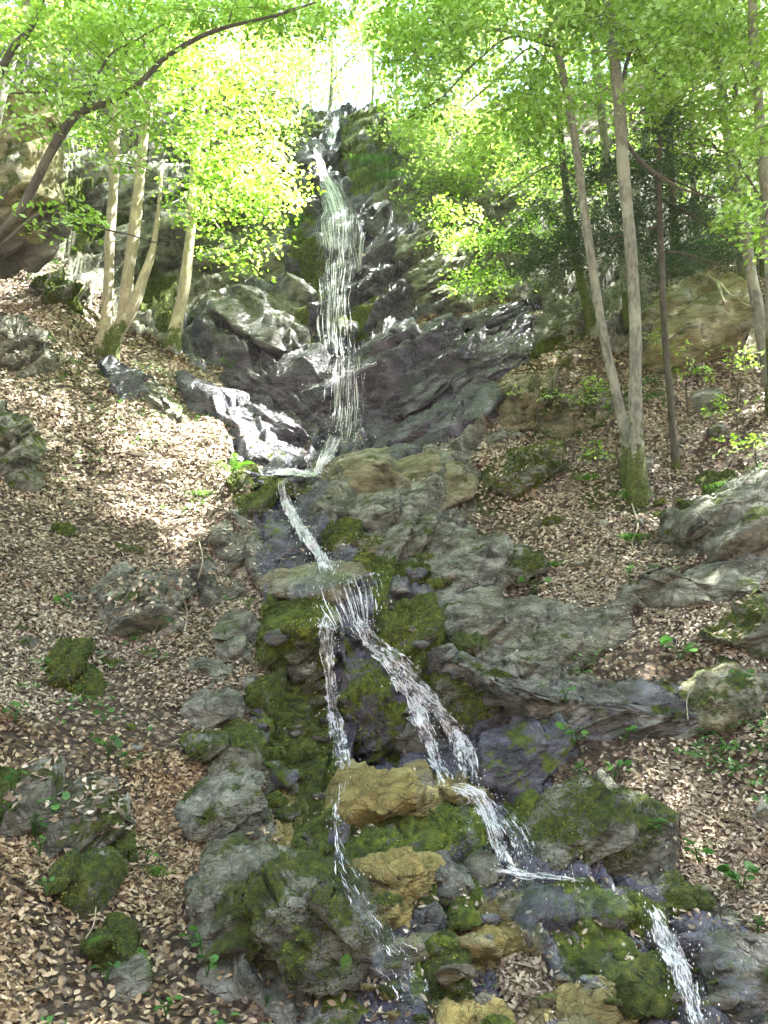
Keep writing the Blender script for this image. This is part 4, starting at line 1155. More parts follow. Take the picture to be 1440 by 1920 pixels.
# cell centres, area and normal of the displaced ground
c00, c01, c10, c11 = TP[:-1, :-1], TP[:-1, 1:], TP[1:, :-1], TP[1:, 1:]
cn = np.cross(c11 - c00, c01 - c10)
ca = np.linalg.norm(cn, axis=-1) / 2
cn = cn / (2 * ca[..., None] + 1e-12)
cn[cn[..., 1] > 0.3] *= -1
cn[(cn[..., 2] < 0)] *= -1
clit = (litter[:-1, :-1] + litter[1:, 1:]) / 2
cY = c00[..., 1]
cpx = PXg[:-1, :-1]
cmoss = moss[:-1, :-1]
vis = (cpx > -200) & (cpx < 1640) & (PYg[:-1, :-1] < 2150) & (PYg[:-1, :-1] > 380)
litb = np.clip(clit, 0, 1) ** 1.5 + 0.05 * (cn[..., 2] > 0.45)
patch = 0.12 + 1.3 * sstep(-0.30, 0.22, fbm(c00.reshape(-1, 3), 0.9, 3, 61).reshape(cY.shape))
wgt = ca * litb * (1 - 0.6 * cmoss) * vis * np.clip(7.0 / cY, 0.35, 1.4) ** 1.2 * np.clip(cn[..., 2] * 2.2, 0.1, 1) * patch


def litter_obj(name, mask, n, seed, label, mat, smin, smax, detail):
    r_ = np.random.default_rng(seed)
    wq = (wgt * mask).ravel()
    wq = wq / wq.sum()
    idx = r_.choice(len(wq), size=n, p=wq)
    u, v = r_.random((n, 1)), r_.random((n, 1))
    a, b = c00.reshape(-1, 3)[idx], c01.reshape(-1, 3)[idx]
    c, d_ = c10.reshape(-1, 3)[idx], c11.reshape(-1, 3)[idx]
    P = (a * (1 - u) + b * u) * (1 - v) + (c * (1 - u) + d_ * u) * v
    Nn = cn.reshape(-1, 3)[idx]
    P = P + Nn * r_.uniform(0.003, 0.03, (n, 1))
    up = Nn + np.array([0, -0.05, 0.25])
    sz = r_.uniform(smin, smax, n) * np.clip(P[:, 1] / 8.0, 0.85, 1.5)
    V, Q, T, k = leaves(P, up, sz, r_, 0.42, detail)
    pn = fbm(P, 0.7, 3, 71) * 0.22
    rv = np.clip(r_.random(n) ** 0.9 + pn - 0.02, 0, 1)
    me = new_mesh(name, V, [Q, T], False, {'rnd': np.repeat(rv, k)})
    return stuff(obj(name, me, mat), label, 'leaf litter')


left = cpx < 640
nearm = cY < 6.2
litter_obj('leaf_litter', left & ~nearm, 84000, 21, 'pale dry beech leaves carpeting the left slope', M_DEAD, 0.014, 0.036, False)
litter_obj('leaf_litter', (~left) & ~nearm, 64000, 22, 'pale dry beech leaves carpeting the right slope', M_DEAD, 0.014, 0.034, False)
litter_obj('leaf_litter', left & nearm, 30000, 23, 'brown fallen leaves in the bottom left corner', M_DEADR, 0.016, 0.034, True)
litter_obj('leaf_litter', (~left) & nearm, 15000, 24, 'brown fallen leaves on the lower right bank', M_DEAD, 0.014, 0.034, True)
# twigs among the leaves
r_ = np.random.default_rng(27)
for side, lab in ((cpx < 640, 'small dead twigs among the leaves of the left slope'), (cpx >= 640, 'small dead twigs among the leaves of the right slope')):
    wq = (wgt * side).ravel()
    idx = r_.choice(len(wq), size=750, p=wq / wq.sum())
    bag = Bag()
    for q, nn in zip(c00.reshape(-1, 3)[idx], cn.reshape(-1, 3)[idx]):
        d_ = np.cross(nn, r_.normal(size=3))
        d_ /= np.linalg.norm(d_) + 1e-9
        L = r_.uniform(0.08, 0.4)
        pp = np.array([q - d_ * L / 2 + nn * .02, q + nn * r_.uniform(.02, .05) + r_.normal(size=3) * .02 * L, q + d_ * L / 2 + nn * .03])
        V, Q, T = tube(pp, np.array([1, .8, .4]) * r_.uniform(.002, .0055), 4, cap=False)
        bag.add(V, Q, T, moss=0.0)
    stuff(obj('twigs', bag.mesh('twigs'), M_BARKD if lab.endswith('left slope') else M_BARKP), lab, 'twigs')
# leaves lying on rocks
bag = Bag()
r_ = np.random.default_rng(25)
for P, F, lt in rock_surf:
    a, b, c = P[F[:, 0]], P[F[:, 1]], P[F[:, 2]]
    fn = np.cross(b - a, c - a)
    ar = np.linalg.norm(fn, axis=1)
    fn = fn / (ar[:, None] + 1e-12)
    wq = ar * np.clip(fn[:, 2] - 0.35, 0, 1)
    n = int(lt * wq.sum() * 900)
    if n < 3:
        continue
    idx = r_.choice(len(wq), size=n, p=wq / wq.sum())
    q = (a + b + c)[idx] / 3 + fn[idx] * r_.uniform(0.004, 0.02, (n, 1))
    V, Q, T, k = leaves(q, fn[idx], r_.uniform(0.024, 0.042, n), r_, 0.35, False)
    bag.add(V, Q, T, rnd=np.repeat(r_.random(n), k))
stuff(obj('leaf_litter', bag.mesh('leaf_litter', False), M_DEAD), 'dry leaves caught on the tops of boulders', 'leaf litter')

# ------------------------------------------------------------------ moss cushions and ground cover
M_MOSS = leaf_material('moss', [(0.0, (0.02, 0.035, 0.006)), (0.5, (0.06, 0.095, 0.012)), (0.85, (0.13, 0.17, 0.02)), (1.0, (0.26, 0.28, 0.05))], 0.25, 1.3, 0.9)
r_ = np.random.default_rng(31)
MP, MN = [], []
wq = (ca * np.clip(cmoss * 1.3 - 0.45, 0, 1) * (clit < .6) * vis).ravel()
idx = r_.choice(len(wq), size=22000, p=wq / wq.sum())
u, v = r_.random((len(idx), 1)), r_.random((len(idx), 1))
MP.append(c00.reshape(-1, 3)[idx] * (1 - u) + c11.reshape(-1, 3)[idx] * u)
MN.append(cn.reshape(-1, 3)[idx])
for P, F, ms in moss_surf:
    a, b, c = P[F[:, 0]], P[F[:, 1]], P[F[:, 2]]
    fn = np.cross(b - a, c - a)
    ar = np.linalg.norm(fn, axis=1)
    fn = fn / (ar[:, None] + 1e-12)
    pn = sstep(0.62 - ms * 0.55, 0.95 - ms * 0.45, 0.5 + fbm((a + b + c) / 3, 3.2, 3, 88) + fn[:, 2] * 0.15)
    wq = ar * pn * (fn[:, 1] < 0.35)
    n = min(3000, int(wq.sum() * 900))
    if n < 5:
        continue
    idx = r_.choice(len(wq), size=n, p=wq / wq.sum())
    u = r_.random((n, 1))
    MP.append(a[idx] * u + (b[idx] + c[idx]) * (1 - u) / 2)
    MN.append(fn[idx])
MP, MN = np.vstack(MP), np.vstack(MN)
n = len(MP)
hh = r_.uniform(0.006, 0.020, n)[:, None] * np.clip(MP[:, 1:2] / 7, .7, 1.6)
t1 = np.cross(MN, r_.normal(size=(n, 3)))
t1 /= np.linalg.norm(t1, axis=1)[:, None] + 1e-9
t2 = np.cross(MN, t1)
V = np.stack([MP + t1 * hh * .7, MP - t1 * hh * .35 + t2 * hh * .6, MP - t1 * hh * .35 - t2 * hh * .6, MP + MN * hh * 0.8 + r_.normal(size=(n, 3)) * hh * .3], 1).reshape(-1, 3)
T = (np.array([(0, 1, 3), (1, 2, 3), (2, 0, 3)])[None] + (np.arange(n) * 4)[:, None, None]).reshape(-1, 3)
pn = fbm(MP, 4.0, 3, 66)
me = new_mesh('moss_cushions', V, T, False, {'rnd': np.repeat(np.clip(0.6 + pn * 0.5 + r_.normal(size=n) * .15, 0, 1), 4)})
stuff(obj('moss_cushions', me, M_MOSS), 'yellow green moss growing over stones and ledges', 'moss')

gp = sstep(0.12, 0.35, fbm(c00.reshape(-1, 3), 0.8, 3, 161).reshape(cY.shape))
for side, n, lab in ((cpx < 640, 2600, 'scattered green seedlings on the left leaf slope'), (cpx >= 640, 5200, 'green seedlings and low herbs on the right leaf slope')):
    wq = (ca * (clit > .3) * vis * gp * side * (cn[..., 2] > .2)).ravel()
    idx = r_.choice(len(wq), size=n // 6, p=wq / wq.sum())
    P = np.repeat(c00.reshape(-1, 3)[idx], 6, 0) + r_.normal(size=(len(idx) * 6, 3)) * np.array([.05, .05, .015]) + np.array([0, -0.03, 0.05])
    V, Q, T, k = leaves(P, np.tile([0, -.2, 1.0], (len(P), 1)), r_.uniform(.014, .034, len(P)), r_, .35, False)
    me = new_mesh('ground_cover', V, [Q, T], False, {'rnd': np.repeat(r_.random(len(P)), k)})
    stuff(obj('ground_cover', me, M_PLANT), lab, 'ground cover')

# ------------------------------------------------------------------ water
def smooth1(a, k):
    for _ in range(k):
        p = np.pad(a, ((1, 1), (0, 0)), mode='edge')
        a = (p[:-2] + 2 * p[1:-1] + p[2:]) / 4
    return a


def stream(name, path, foam, strands, thick=1.0, off=0.05, seed=0, drops=40, m=11, sheet=True, fall=False):
    """path: (px, py, width px); a clear sheet with white streaks, strands and drops of white water over it"""
    r_ = np.random.default_rng(seed)
    A = np.array(path, float)
    C, Wd = catmull(A[:, :2], A[:, 2], 3.0)
    n = len(C)
    T = np.gradient(C, axis=0)
    T /= np.linalg.norm(T, axis=1)[:, None] + 1e-9
    Nn = np.stack([-T[:, 1], T[:, 0]], 1)
    if (Nn[:, 0].mean() < 0):
        Nn = -Nn
    u = np.linspace(-1, 1, m)
    wob = 1 + (0.08 if fall else 0.22) * np.interp(np.arange(n), np.arange(0, n + 12, 12), r_.normal(size=len(np.arange(0, n + 12, 12))))
    G = C[:, None] + Nn[:, None] * (u[None, :, None] * (Wd * wob)[:, None, None] * 0.5)
    Ys = ysurf(G[..., 0].ravel(), G[..., 1].ravel()).reshape(n, m)
    Ym = Ys.copy()
    for _ in range(2):
        p = np.pad(Ym, ((1, 1), (1, 1)), mode='edge')
        Ym = np.minimum.reduce([p[:-2, 1:-1], p[1:-1, 1:-1], p[2:, 1:-1], p[1:-1, :-2], p[1:-1, 2:]])
    if fall:
        for _ in range(8):
            p = np.pad(Ym, ((1, 1), (0, 0)), mode='edge')
            Ym = np.minimum.reduce([p[:-2], p[1:-1], p[2:]])
        Ym = np.minimum(smooth1(Ym, 40), Ys)
        Ym = smooth1(Ym, 8)
    Ym = smooth1(Ym, 3)
    Ym = smooth1(Ym.T, 6 if fall else 3).T - off
    P = unproj(G[..., 0], G[..., 1], Ym)
    P = P + np.array([0, -1, 0.3]) * ((0.012 if fall else 0.030) * fbm(P.reshape(-1, 3), np.array([16, 16, 7.0]), 3, seed)).reshape(n, m)[..., None]
    L = np.concatenate([[0], np.cumsum(np.linalg.norm(np.diff(P[:, m // 2], axis=0), axis=1))])
    wm = np.linalg.norm(P[:, -1] - P[:, 0], axis=1)
    root = P[n // 2, m // 2]
    ro = struct(empty(name, root))
    if sheet:
        i, j = np.meshgrid(np.arange(n - 1), np.arange(m - 1), indexing='ij')
        a0 = i * m + j
        F = np.stack([a0, a0 + m, a0 + m + 1, a0 + 1], -1).reshape(-1, 4)
        uv = np.stack([np.broadcast_to(u[None] * wm[:, None] * 0.5, (n, m)), np.broadcast_to(L[:, None], (n, m))], -1).reshape(-1, 2) + seed * 3.1
        endf = np.minimum(np.arange(n), n - 1 - np.arange(n)) / (4.0 if fall else min(14.0, n / 4))
        edge = np.clip((1 - np.abs(u))[None, :] * 1.6, 0, 1) * np.clip(endf, 0, 1)[:, None]
        me = new_mesh('sheet', (P - root).reshape(-1, 3), F, True, {'foam': np.full(n * m, foam), 'edge': edge.ravel()}, uv)
        obj('sheet', me, M_VEIL if fall else M_WATER, ro)
    bag = Bag()
    for k in range(int(strands * (1.3 if fall else 0.9))):
        ln = int(min(n - 1, max(5, r_.uniform(4, 20) if fall else r_.uniform(4, 12))))
        s0 = r_.integers(0, max(1, int((n - ln) * r_.uniform(0.82, 1))))
        uu = np.clip(r_.normal() * 0.42, -0.92, 0.92) + np.cumsum(r_.normal(size=ln)) * (0.004 if fall else 0.03)
        uu = np.clip(uu, -0.95, 0.95)
        ii = np.arange(s0, s0 + ln)
        jj = (uu + 1) / 2 * (m - 1)
        j0 = np.clip(jj.astype(int), 0, m - 2)
        ff = (jj - j0)[:, None]
        pp = P[ii, j0] * (1 - ff) + P[ii, j0 + 1] * ff
        pp = pp + np.array([0, -1, 0.1]) * r_.uniform(0.0, 0.03)
        rr = thick * (0.0010 + (0.0032 if fall else 0.0055) * r_.random() ** 3) * np.sin(np.linspace(0.12, np.pi - 0.12, ln)) ** 0.7 * (0.6 + 0.8 * r_.random(ln))
        V, Q, T_ = tube(pp, rr, 4, cap=False)
        bag.add(V, Q, T_)
    oc = np.array([(1, 0, 0), (-1, 0, 0), (0, 1, 0), (0, -1, 0), (0, 0, 1), (0, 0, -1)], float)
    of = np.array([(0, 2, 4), (2, 1, 4), (1, 3, 4), (3, 0, 4), (2, 0, 5), (1, 2, 5), (3, 1, 5), (0, 3, 5)])
    for k in range(drops):
        i = r_.integers(0, n)
        j = r_.integers(0, m)
        c = P[i, j] + np.array([r_.normal() * 0.05, -abs(r_.normal()) * 0.06, r_.normal() * 0.05])
        bag.add(c + oc * np.array([1, 1, r_.uniform(1, 3)]) * r_.uniform(0.0015, 0.0055) * thick, None, of)
    if bag.V:
        stuff(obj('white_water', bag.mesh('white_water', True, root), M_WHITE, ro))
    return ro


stream('waterfall_spout', [(634, 214, 12), (628, 235, 14), (622, 258, 16), (618, 278, 18)], .6, 26, 1.5, seed=1, drops=20)
stream('waterfall_upper', [(590, 276, 12), (600, 300, 16), (608, 330, 20), (622, 362, 50), (632, 400, 72), (634, 440, 84), (634, 470, 84)], .62, 110, 1.5, seed=2, fall=True, drops=30)
stream('waterfall_veil', [(634, 425, 90), (632, 500, 84), (628, 560, 66), (628, 610, 74), (636, 690, 90)], .50, 120, 1.3, seed=3, fall=True, drops=90)
stream('waterfall_arc', [(742, 672, 8), (700, 682, 9), (660, 700, 12), (620, 716, 14), (560, 732, 9)], .45, 6, 1.3, seed=4, drops=30)
stream('waterfall_lower_veil', [(648, 665, 76), (646, 720, 84), (646, 780, 86), (638, 836, 78)], .48, 90, 1.4, seed=5, fall=True, drops=100)
stream('side_veil', [(682, 430, 16), (676, 470, 14), (672, 520, 12)], .35, 14, 1.2, seed=33, fall=True, drops=10)
stream('plunge_run', [(632, 815, 26), (618, 845, 22), (602, 872, 26), (588, 896, 24)], .5, 60, 1.8, seed=6, drops=80)
stream('plunge_pool', [(500, 888, 10), (540, 884, 18), (580, 888, 16), (615, 884, 8)], .46, 26, 1.6, seed=7, drops=50)
stream('cascade_top', [(526, 908, 22), (540, 950, 32), (566, 995, 30), (598, 1040, 36), (625, 1082, 56)], .58, 130, 1.25, seed=8, drops=160)
stream('cascade_spread', [(625, 1062, 150), (622, 1085, 210), (628, 1108, 220)], .34, 0, 1.0, seed=9, drops=10, m=15)
stream('cascade_lip', [(640, 1092, 170), (650, 1120, 165), (660, 1150, 140), (668, 1190, 100)], .46, 50, 1.1, seed=10, fall=True, drops=120, m=15)
stream('left_thread', [(616, 1140, 36), (614, 1200, 30), (618, 1270, 30), (626, 1340, 32), (640, 1410, 34), (652, 1456, 34)], .5, 70, 1.0, seed=11, drops=110)
stream('right_stream', [(660, 1150, 50), (690, 1200, 30), (735, 1238, 38), (775, 1280, 56), (820, 1330, 46), (862, 1390, 38), (880, 1440, 44), (884, 1474, 46)], .5, 150, 1.05, seed=12, drops=200)
stream('middle_thread', [(748, 1270, 46), (778, 1330, 36), (806, 1390, 28), (822, 1440, 24), (836, 1474, 34)], .55, 70, .95, seed=13, drops=80)
stream('lower_left_thread', [(636, 1458, 26), (630, 1520, 26), (636, 1590, 36), (668, 1660, 50), (706, 1730, 60), (742, 1810, 76), (788, 1896, 90)], .28, 60, .8, seed=14, drops=90)
stream('lower_right_stream', [(846, 1474, 30), (892, 1490, 44), (920, 1540, 36), (938, 1590, 30), (954, 1632, 30)], .52, 90, .9, seed=15, drops=110)
stream('lower_side_thread', [(920, 1500, 30), (970, 1560, 34), (1000, 1622, 30)], .35, 26, .7, seed=16, drops=40)
stream('lower_shelf', [(930, 1626, 16), (990, 1640, 20), (1040, 1644, 18), (1100, 1652, 14)], .5, 36, .85, seed=17, drops=50)
stream('clear_run', [(960, 1650, 90), (1040, 1700, 70), (1120, 1690, 50), (1200, 1700, 50)], .12, 1, .7, seed=18, drops=10)
stream('clear_run', [(930, 1660, 60), (990, 1730, 50), (1060, 1810, 40), (1130, 1870, 40)], .15, 1, .7, seed=19, drops=16)
stream('lower_rapid', [(1218, 1698, 20), (1240, 1745, 30), (1268, 1800, 44), (1290, 1860, 44), (1320, 1940, 46)], .54, 120, .85, seed=20, drops=150)
stream('right_trickle', [(1330, 1720, 60), (1370, 1800, 80), (1400, 1880, 80), (1430, 1950, 80)], .08, 1, .6, seed=21, drops=20)
stream('trickle_ochre', [(860, 1480, 30), (880, 1550, 40), (905, 1610, 40)], .12, 1, .6, seed=22, drops=10)

# ------------------------------------------------------------------ trees
def ground(px, py):
    return float(ysurf(px, py)[0])


def trunk_pts(path, Y):
    """path: (px, py, width px[, Y]); returns world points and radii"""
    P, R = [], []
    for q in path:
        y = q[3] if len(q) > 3 else Y
        P.append(unproj(q[0], q[1], y))
        R.append(q[2] * 0.44 * mpp(q[0], q[1], y))
    return np.array(P), np.array(R)


def trunk_mesh(path, Y, moss_h=0.5, flare=True, seed=0, name='trunk', origin=(0, 0, 0), extra=None, sides=14):
    P, R = trunk_pts(path, Y)
    if extra is not None:
        P = np.vstack([P, extra[0]])
        R = np.concatenate([R, extra[1]])
    if flare or moss_h:
        P = np.vstack([P[0] - np.array([0, -0.05, 0.55]), P])
        R = np.concatenate([[R[0]], R])
    C, Rr = catmull(P, R, 0.16)
    C = C + np.stack([fbm(C, 0.8, 2, seed), fbm(C, 0.8, 2, seed + 5), 0 * C[:, 0]], 1) * Rr[:, None] * 0.5
    if flare:
        hgt = C[:, 2] - C[0, 2]
        Rr = Rr * (1 + 0.35 * np.exp(-np.maximum(hgt - 0.45, 0) / 0.25))
    V, Q, T = tube(C, Rr, sides, 0.16, seed)
    ms = np.clip(1.0 - (V[:, 2] - C[0, 2] - 0.5) / max(moss_h * 1.6, .01), 0, 1) * 0.85 if moss_h else np.zeros(len(V))
    b = Bag()
    b.add(V, Q, T, moss=ms)
    return b.mesh(name, True, origin)


def branch_mesh(path, Y, origin, seed=0, name='branch', moss=0.0, taper=True):
    P, R = trunk_pts(path, Y)
    C, Rr = catmull(P, R, 0.06)
    C = C + np.stack([fbm(C, 1.7, 3, seed), fbm(C, 1.7, 3, seed + 5), fbm(C, 1.7, 3, seed + 9)], 1) * 0.03
    V, Q, T = tube(C, Rr, 8, 0.25, seed)
    b = Bag()
    b.add(V, Q, T, moss=moss)
    return b.mesh(name, True, origin)


def sprays(centres, r_, size, nleaf, rad_, droop=0.25, flat=0.28):
    """flat fans of leaves on thin twigs round each centre"""
    n = len(centres)
    k = nleaf
    tilt = r_.normal(size=(n, 3)) * np.array([droop, droop, 0])
    up = np.array([0, 0, 1.0]) + tilt
    up /= np.linalg.norm(up, axis=1)[:, None]
    X = r_.normal(size=(n, 3))
    X -= (X * up).sum(1)[:, None] * up
    X /= np.linalg.norm(X, axis=1)[:, None]
    Y_ = np.cross(up, X)
    a = r_.uniform(-1, 1, (n, k))
    b = r_.uniform(-1, 1, (n, k)) * 0.5 * (1.15 - 0.7 * np.abs(a))
    R = np.asarray(rad_).reshape(-1, 1)
    P = centres[:, None] + X[:, None] * (a * R)[..., None] + Y_[:, None] * (b * R)[..., None] + up[:, None] * (r_.normal(size=(n, k)) * 0.06 * R - 0.22 * R * a * a)[..., None]
    P = P.reshape(-1, 3)
    Nn = np.repeat(up, k, 0)
    V, Q, T, kk = leaves(P, Nn, r_.uniform(0.75, 1.25, n * k) * size, r_, flat + 0.12, False, curl=0.8)
    rv = np.clip(0.5 + np.repeat(r_.normal(size=n) * 0.2, k) + r_.normal(size=n * k) * 0.2, 0, 1)
    # twig
    tw = []
    ends = centres - X * R * 1.0
    ende = centres + X * R * 1.0
    return V, T, np.repeat(rv, kk), (ends - up * 0.2 * R, centres, ende - up * 0.2 * R)


def twig_bag(bag, E, rad_, r_, keep=1.0):
    a, c, b = E
    for k in range(len(c)):
        if r_.random() > keep:
            continue
        V, Q, T = tube(np.array([a[k], (a[k] + c[k]) / 2 + np.array([0, 0, .02]), c[k], (c[k] + b[k]) / 2, b[k]]), np.array([1.4, 1.2, 1.0, .7, .4]) * rad_, 3, cap=False)
        bag.add(V, Q, T, moss=0.0)


def ell_points(ells, r_):
    """ells: (cx, cy, rx, ry, Y, Yspread, n)"""
    out = []
    for cx, cy, rx, ry, Y, ys, n in ells:
        q = r_.normal(size=(n, 3))
        q /= np.linalg.norm(q, axis=1)[:, None]
        q *= r_.random((n, 1)) ** 0.4
        py = cy + q[:, 1] * ry
        px = cx + q[:, 0] * rx
        out.append(unproj(px, py, Y + q[:, 2] * ys))
    return np.vstack(out)


LITPOLY = [
    [(-40, 500), (40, 520), (150, 600), (250, 730), (330, 790), (430, 880), (400, 960), (380, 1060), (280, 1060), (230, 980), (60, 700), (-60, 600)],
    [(440, 760), (470, 760), (590, 850), (580, 862), (520, 840)],
    [(200, 1090), (290, 1080), (320, 1120), (260, 1140)],
]


def lands_lit(C):
    """where the sun ray through each clump meets the ground"""
    lit = np.zeros(len(C), bool)
    done = np.zeros(len(C), bool)
    sv = np.array(SUN)
    for s in np.arange(0.3, 24, 0.3):
        q = C - sv * s
        px, py = proj(q)
        ok = (~done) & (px > -700) & (px < 2100) & (py > -100) & (py < 2400) & (q[:, 1] > 1.5)
        if not ok.any():
            continue
        idx = np.where(ok)[0]
        yt = ytps(px[idx], py[idx])
        hit = q[idx, 1] >= yt - 0.05
        hidx = idx[hit]
        done[hidx] = True
        hx, hy = px[hidx], py[hidx]
        wob = fbm(q[hidx], 1.3, 2, 77) * 40
        l = np.zeros(len(hidx), bool)
        for p in LITPOLY:
            for ox, oy in ((0, 0), (65, 0), (-65, 0), (0, 60), (0, -60)):
                l |= pip(hx + wob + ox, hy + wob * 0.6 + oy, p)
        lit[hidx] = l
    return lit


TREES = []


def tree(label, path, Y, bark, ells=(), branches=(), moss_h=0.5, seed=0, name='tree', group=None, leafmat=None, size=0.048, nleaf=24, sr=0.44, top=None, canopy=0, shade_canopy_c=None, twigs=0.5, flare=True, stems=None, cat='tree', flat=0.28, bmat=None, keep_lit=0.04):
    r_ = np.random.default_rng(seed + 500)
    P, R = trunk_pts(path, Y)
    base = P[0]
    root = empty(name, base)
    tag(root, label, cat, group)
    extra = None
    if top:
        tp, tr = [], []
        last = P[-1]
        d_ = (P[-1] - P[-2]) / np.linalg.norm(P[-1] - P[-2])
        for k in range(1, top + 1):
            last = last + d_ * 1.8 + np.array([r_.normal() * 0.12, r_.normal() * 0.12, 0])
            tp.append(last)
            tr.append(max(0.02, R[-1] * (1 - k / (top + 0.6))))
        extra = (np.array(tp), np.array(tr))
    obj('trunk', trunk_mesh(path, Y, moss_h, flare, seed, 'trunk', base, extra), bark, root)
    for k, (pth, yy) in enumerate(stems or ()):
        obj('stem', trunk_mesh(pth, yy, moss_h, False, seed + 20 + k, 'stem', base), bark, root)
    for k, br in enumerate(branches):
        obj('branch', branch_mesh(br, Y, base, seed + k * 3), bmat or (M_BARKD if bark is not M_BARKP else bark), root)
    cs = []
    if ells:
        cs.append(ell_points(ells, r_))
    if canopy:
        cx, cy, cz, rx, ry, rz = shade_canopy_c
        canopy = int(canopy * (1.7 if cx > 0 else 1.5))
        q = r_.normal(size=(canopy, 3))
        q /= np.linalg.norm(q, axis=1)[:, None]
        q *= r_.random((canopy, 1)) ** 0.45
        C = np.array([cx, cy, cz]) + q * np.array([rx, ry, rz])
        px, py = proj(C)
        C = C[(py < -60) | (px < -120) | (px > 1560)]
        C = C[~lands_lit(C)]
        # unseen overhead, coarser sprays, added to shade all but the sunlit patches
        if len(C):
            V, T, rv, E = sprays(C, r_, 0.10, 26, r_.uniform(0.6, 1.0, len(C)))
            b = Bag()
            b.add(V, None, T, rnd=rv)
            obj('crown', b.mesh('crown', False, base), leafmat or M_LEAF, root)
    if cs:
        C = np.vstack(cs)
        ll = lands_lit(C)
        C = C[~ll | (r_.random(len(C)) < keep_lit)]
        V, T, rv, E = sprays(C, r_, size, nleaf, r_.uniform(0.7, 1.3, len(C)) * sr, flat=flat)
        b = Bag()
        b.add(V, None, T, rnd=rv)
        obj('crown', b.mesh('crown', False, base), leafmat or M_LEAF, root)
        b = Bag()
        twig_bag(b, E, 0.004, r_, twigs)
        if b.V:
            stuff(obj('twigs', b.mesh('twigs', True, base), M_BARKD, root))
    TREES.append(root)
    return root


g = ground
# left trees
tree('pale multi stemmed tree with a mossy foot on the left slope', [(185, 668, 60), (196, 625, 34), (200, 560, 22), (204, 430, 21), (212, 300, 20), (220, 180, 18), (226, 60, 16), (230, -60, 14)], 12.7, M_BARKP,
     ells=[(250, 60, 160, 80, 12.6, 1.2, 60), (330, 130, 130, 90, 12.4, 1.2, 90), (140, 240, 80, 60, 12.6, .8, 40)],
     stems=[([(205, 650, 40), (228, 600, 26), (240, 520, 24), (252, 430, 24), (262, 330, 22), (276, 230, 20), (290, 120, 17), (300, -40, 14)], 12.6), ([(215, 640, 30), (246, 585, 26), (268, 520, 20), (284, 470, 14), (296, 400, 9), (303, 320, 6)], 12.5)],
     moss_h=0.45, seed=1, keep_lit=.25, canopy=200, shade_canopy_c=(-5.5, 13, 17, 4, 4, 3))
tree('single pale trunk beside the grey rock wedge', [(328, 655, 36), (334, 610, 27), (346, 540, 24), (356, 440, 20), (362, 360, 19), (372, 240, 18), (382, 120, 17), (390, -40, 14)], 13.5, M_BARKP,
     ells=[(410, 210, 140, 120, 12.6, 1.5, 95), (450, 360, 110, 80, 12.4, 1.2, 66), (390, 310, 110, 90, 12.5, 1.2, 50), (450, 470, 70, 50, 12.3, .7, 20), (510, 340, 60, 80, 12.6, .9, 26), (370, 420, 60, 60, 12.6, .7, 14), (400, 90, 150, 80, 12.8, 1.5, 44)],
     branches=[[(366, 320, 10), (400, 300, 8), (430, 330, 6), (470, 390, 4)], [(372, 230, 10), (420, 200, 8), (490, 230, 5), (540, 300, 3)], [(362, 330, 6), (385, 380, 5), (400, 410, 4), (420, 440, 3)]],
     moss_h=0.6, seed=2, keep_lit=.85, canopy=120, shade_canopy_c=(-3.5, 15, 19, 3.5, 4, 3))
tree('dark forking bough reaching in from the left edge', [(-150, 700, 46), (-110, 560, 34), (-60, 500, 26), (0, 440, 18), (45, 385, 17), (80, 320, 18), (110, 265, 19), (148, 214, 17), (200, 195, 13), (258, 160, 12), (300, 115, 11), (345, 84, 11), (400, 58, 9), (460, 42, 7), (520, 28, 6), (592, 4, 4)], 7.6, M_BARKD,
     ells=[(90, 50, 150, 70, 7.8, .8, 62), (250, 60, 120, 60, 7.8, .7, 42), (520, 20, 140, 40, 8.6, .8, 34), (130, 160, 110, 40, 7.6, .7, 26), (240, 210, 70, 40, 7.6, .5, 16), (400, 20, 130, 34, 7.9, .6, 34), (60, 220, 60, 24, 7.6, .4, 6), (130, 410, 70, 12, 7.4, .3, 6), (235, 280, 30, 30, 7.5, .3, 5), (560, 30, 80, 30, 8, .6, 12)],
     branches=[[(148, 214, 9), (165, 180, 8), (190, 130, 6), (215, 95, 5), (260, 70, 3), (310, 45, 2)], [(258, 160, 5), (280, 140, 4), (305, 132, 2)], [(0, 465, 7), (35, 430, 7), (75, 402, 6), (120, 402, 5), (165, 418, 5), (205, 432, 4), (250, 442, 3), (310, 458, 2)],
               [(-60, 230, 20), (0, 140, 18), (30, 85, 15), (55, 55, 13), (75, 10, 11), (90, -40, 9)], [(20, 176, 4), (80, 172, 4), (140, 168, 3), (200, 215, 3), (262, 268, 2)], [(430, 44, 4), (440, 10, 3), (448, -20, 2)]],
     moss_h=0, seed=3, keep_lit=.8, canopy=150, shade_canopy_c=(-5, 7, 14, 4, 4, 3), flare=False, size=.038, nleaf=30, sr=.36, name='tree', bmat=M_BARKD)
tree('grey trunk leaning in the top left corner', [(-70, 420, 34), (-30, 300, 30), (-5, 200, 26), (20, 120, 24), (45, 40, 22), (60, -40, 20)], 9.5, M_BARK, ells=[(60, 30, 110, 50, 9.8, .8, 30)], moss_h=0, seed=4, flare=False, top=2, canopy=120, shade_canopy_c=(-6.5, 10, 16, 3, 4, 3))
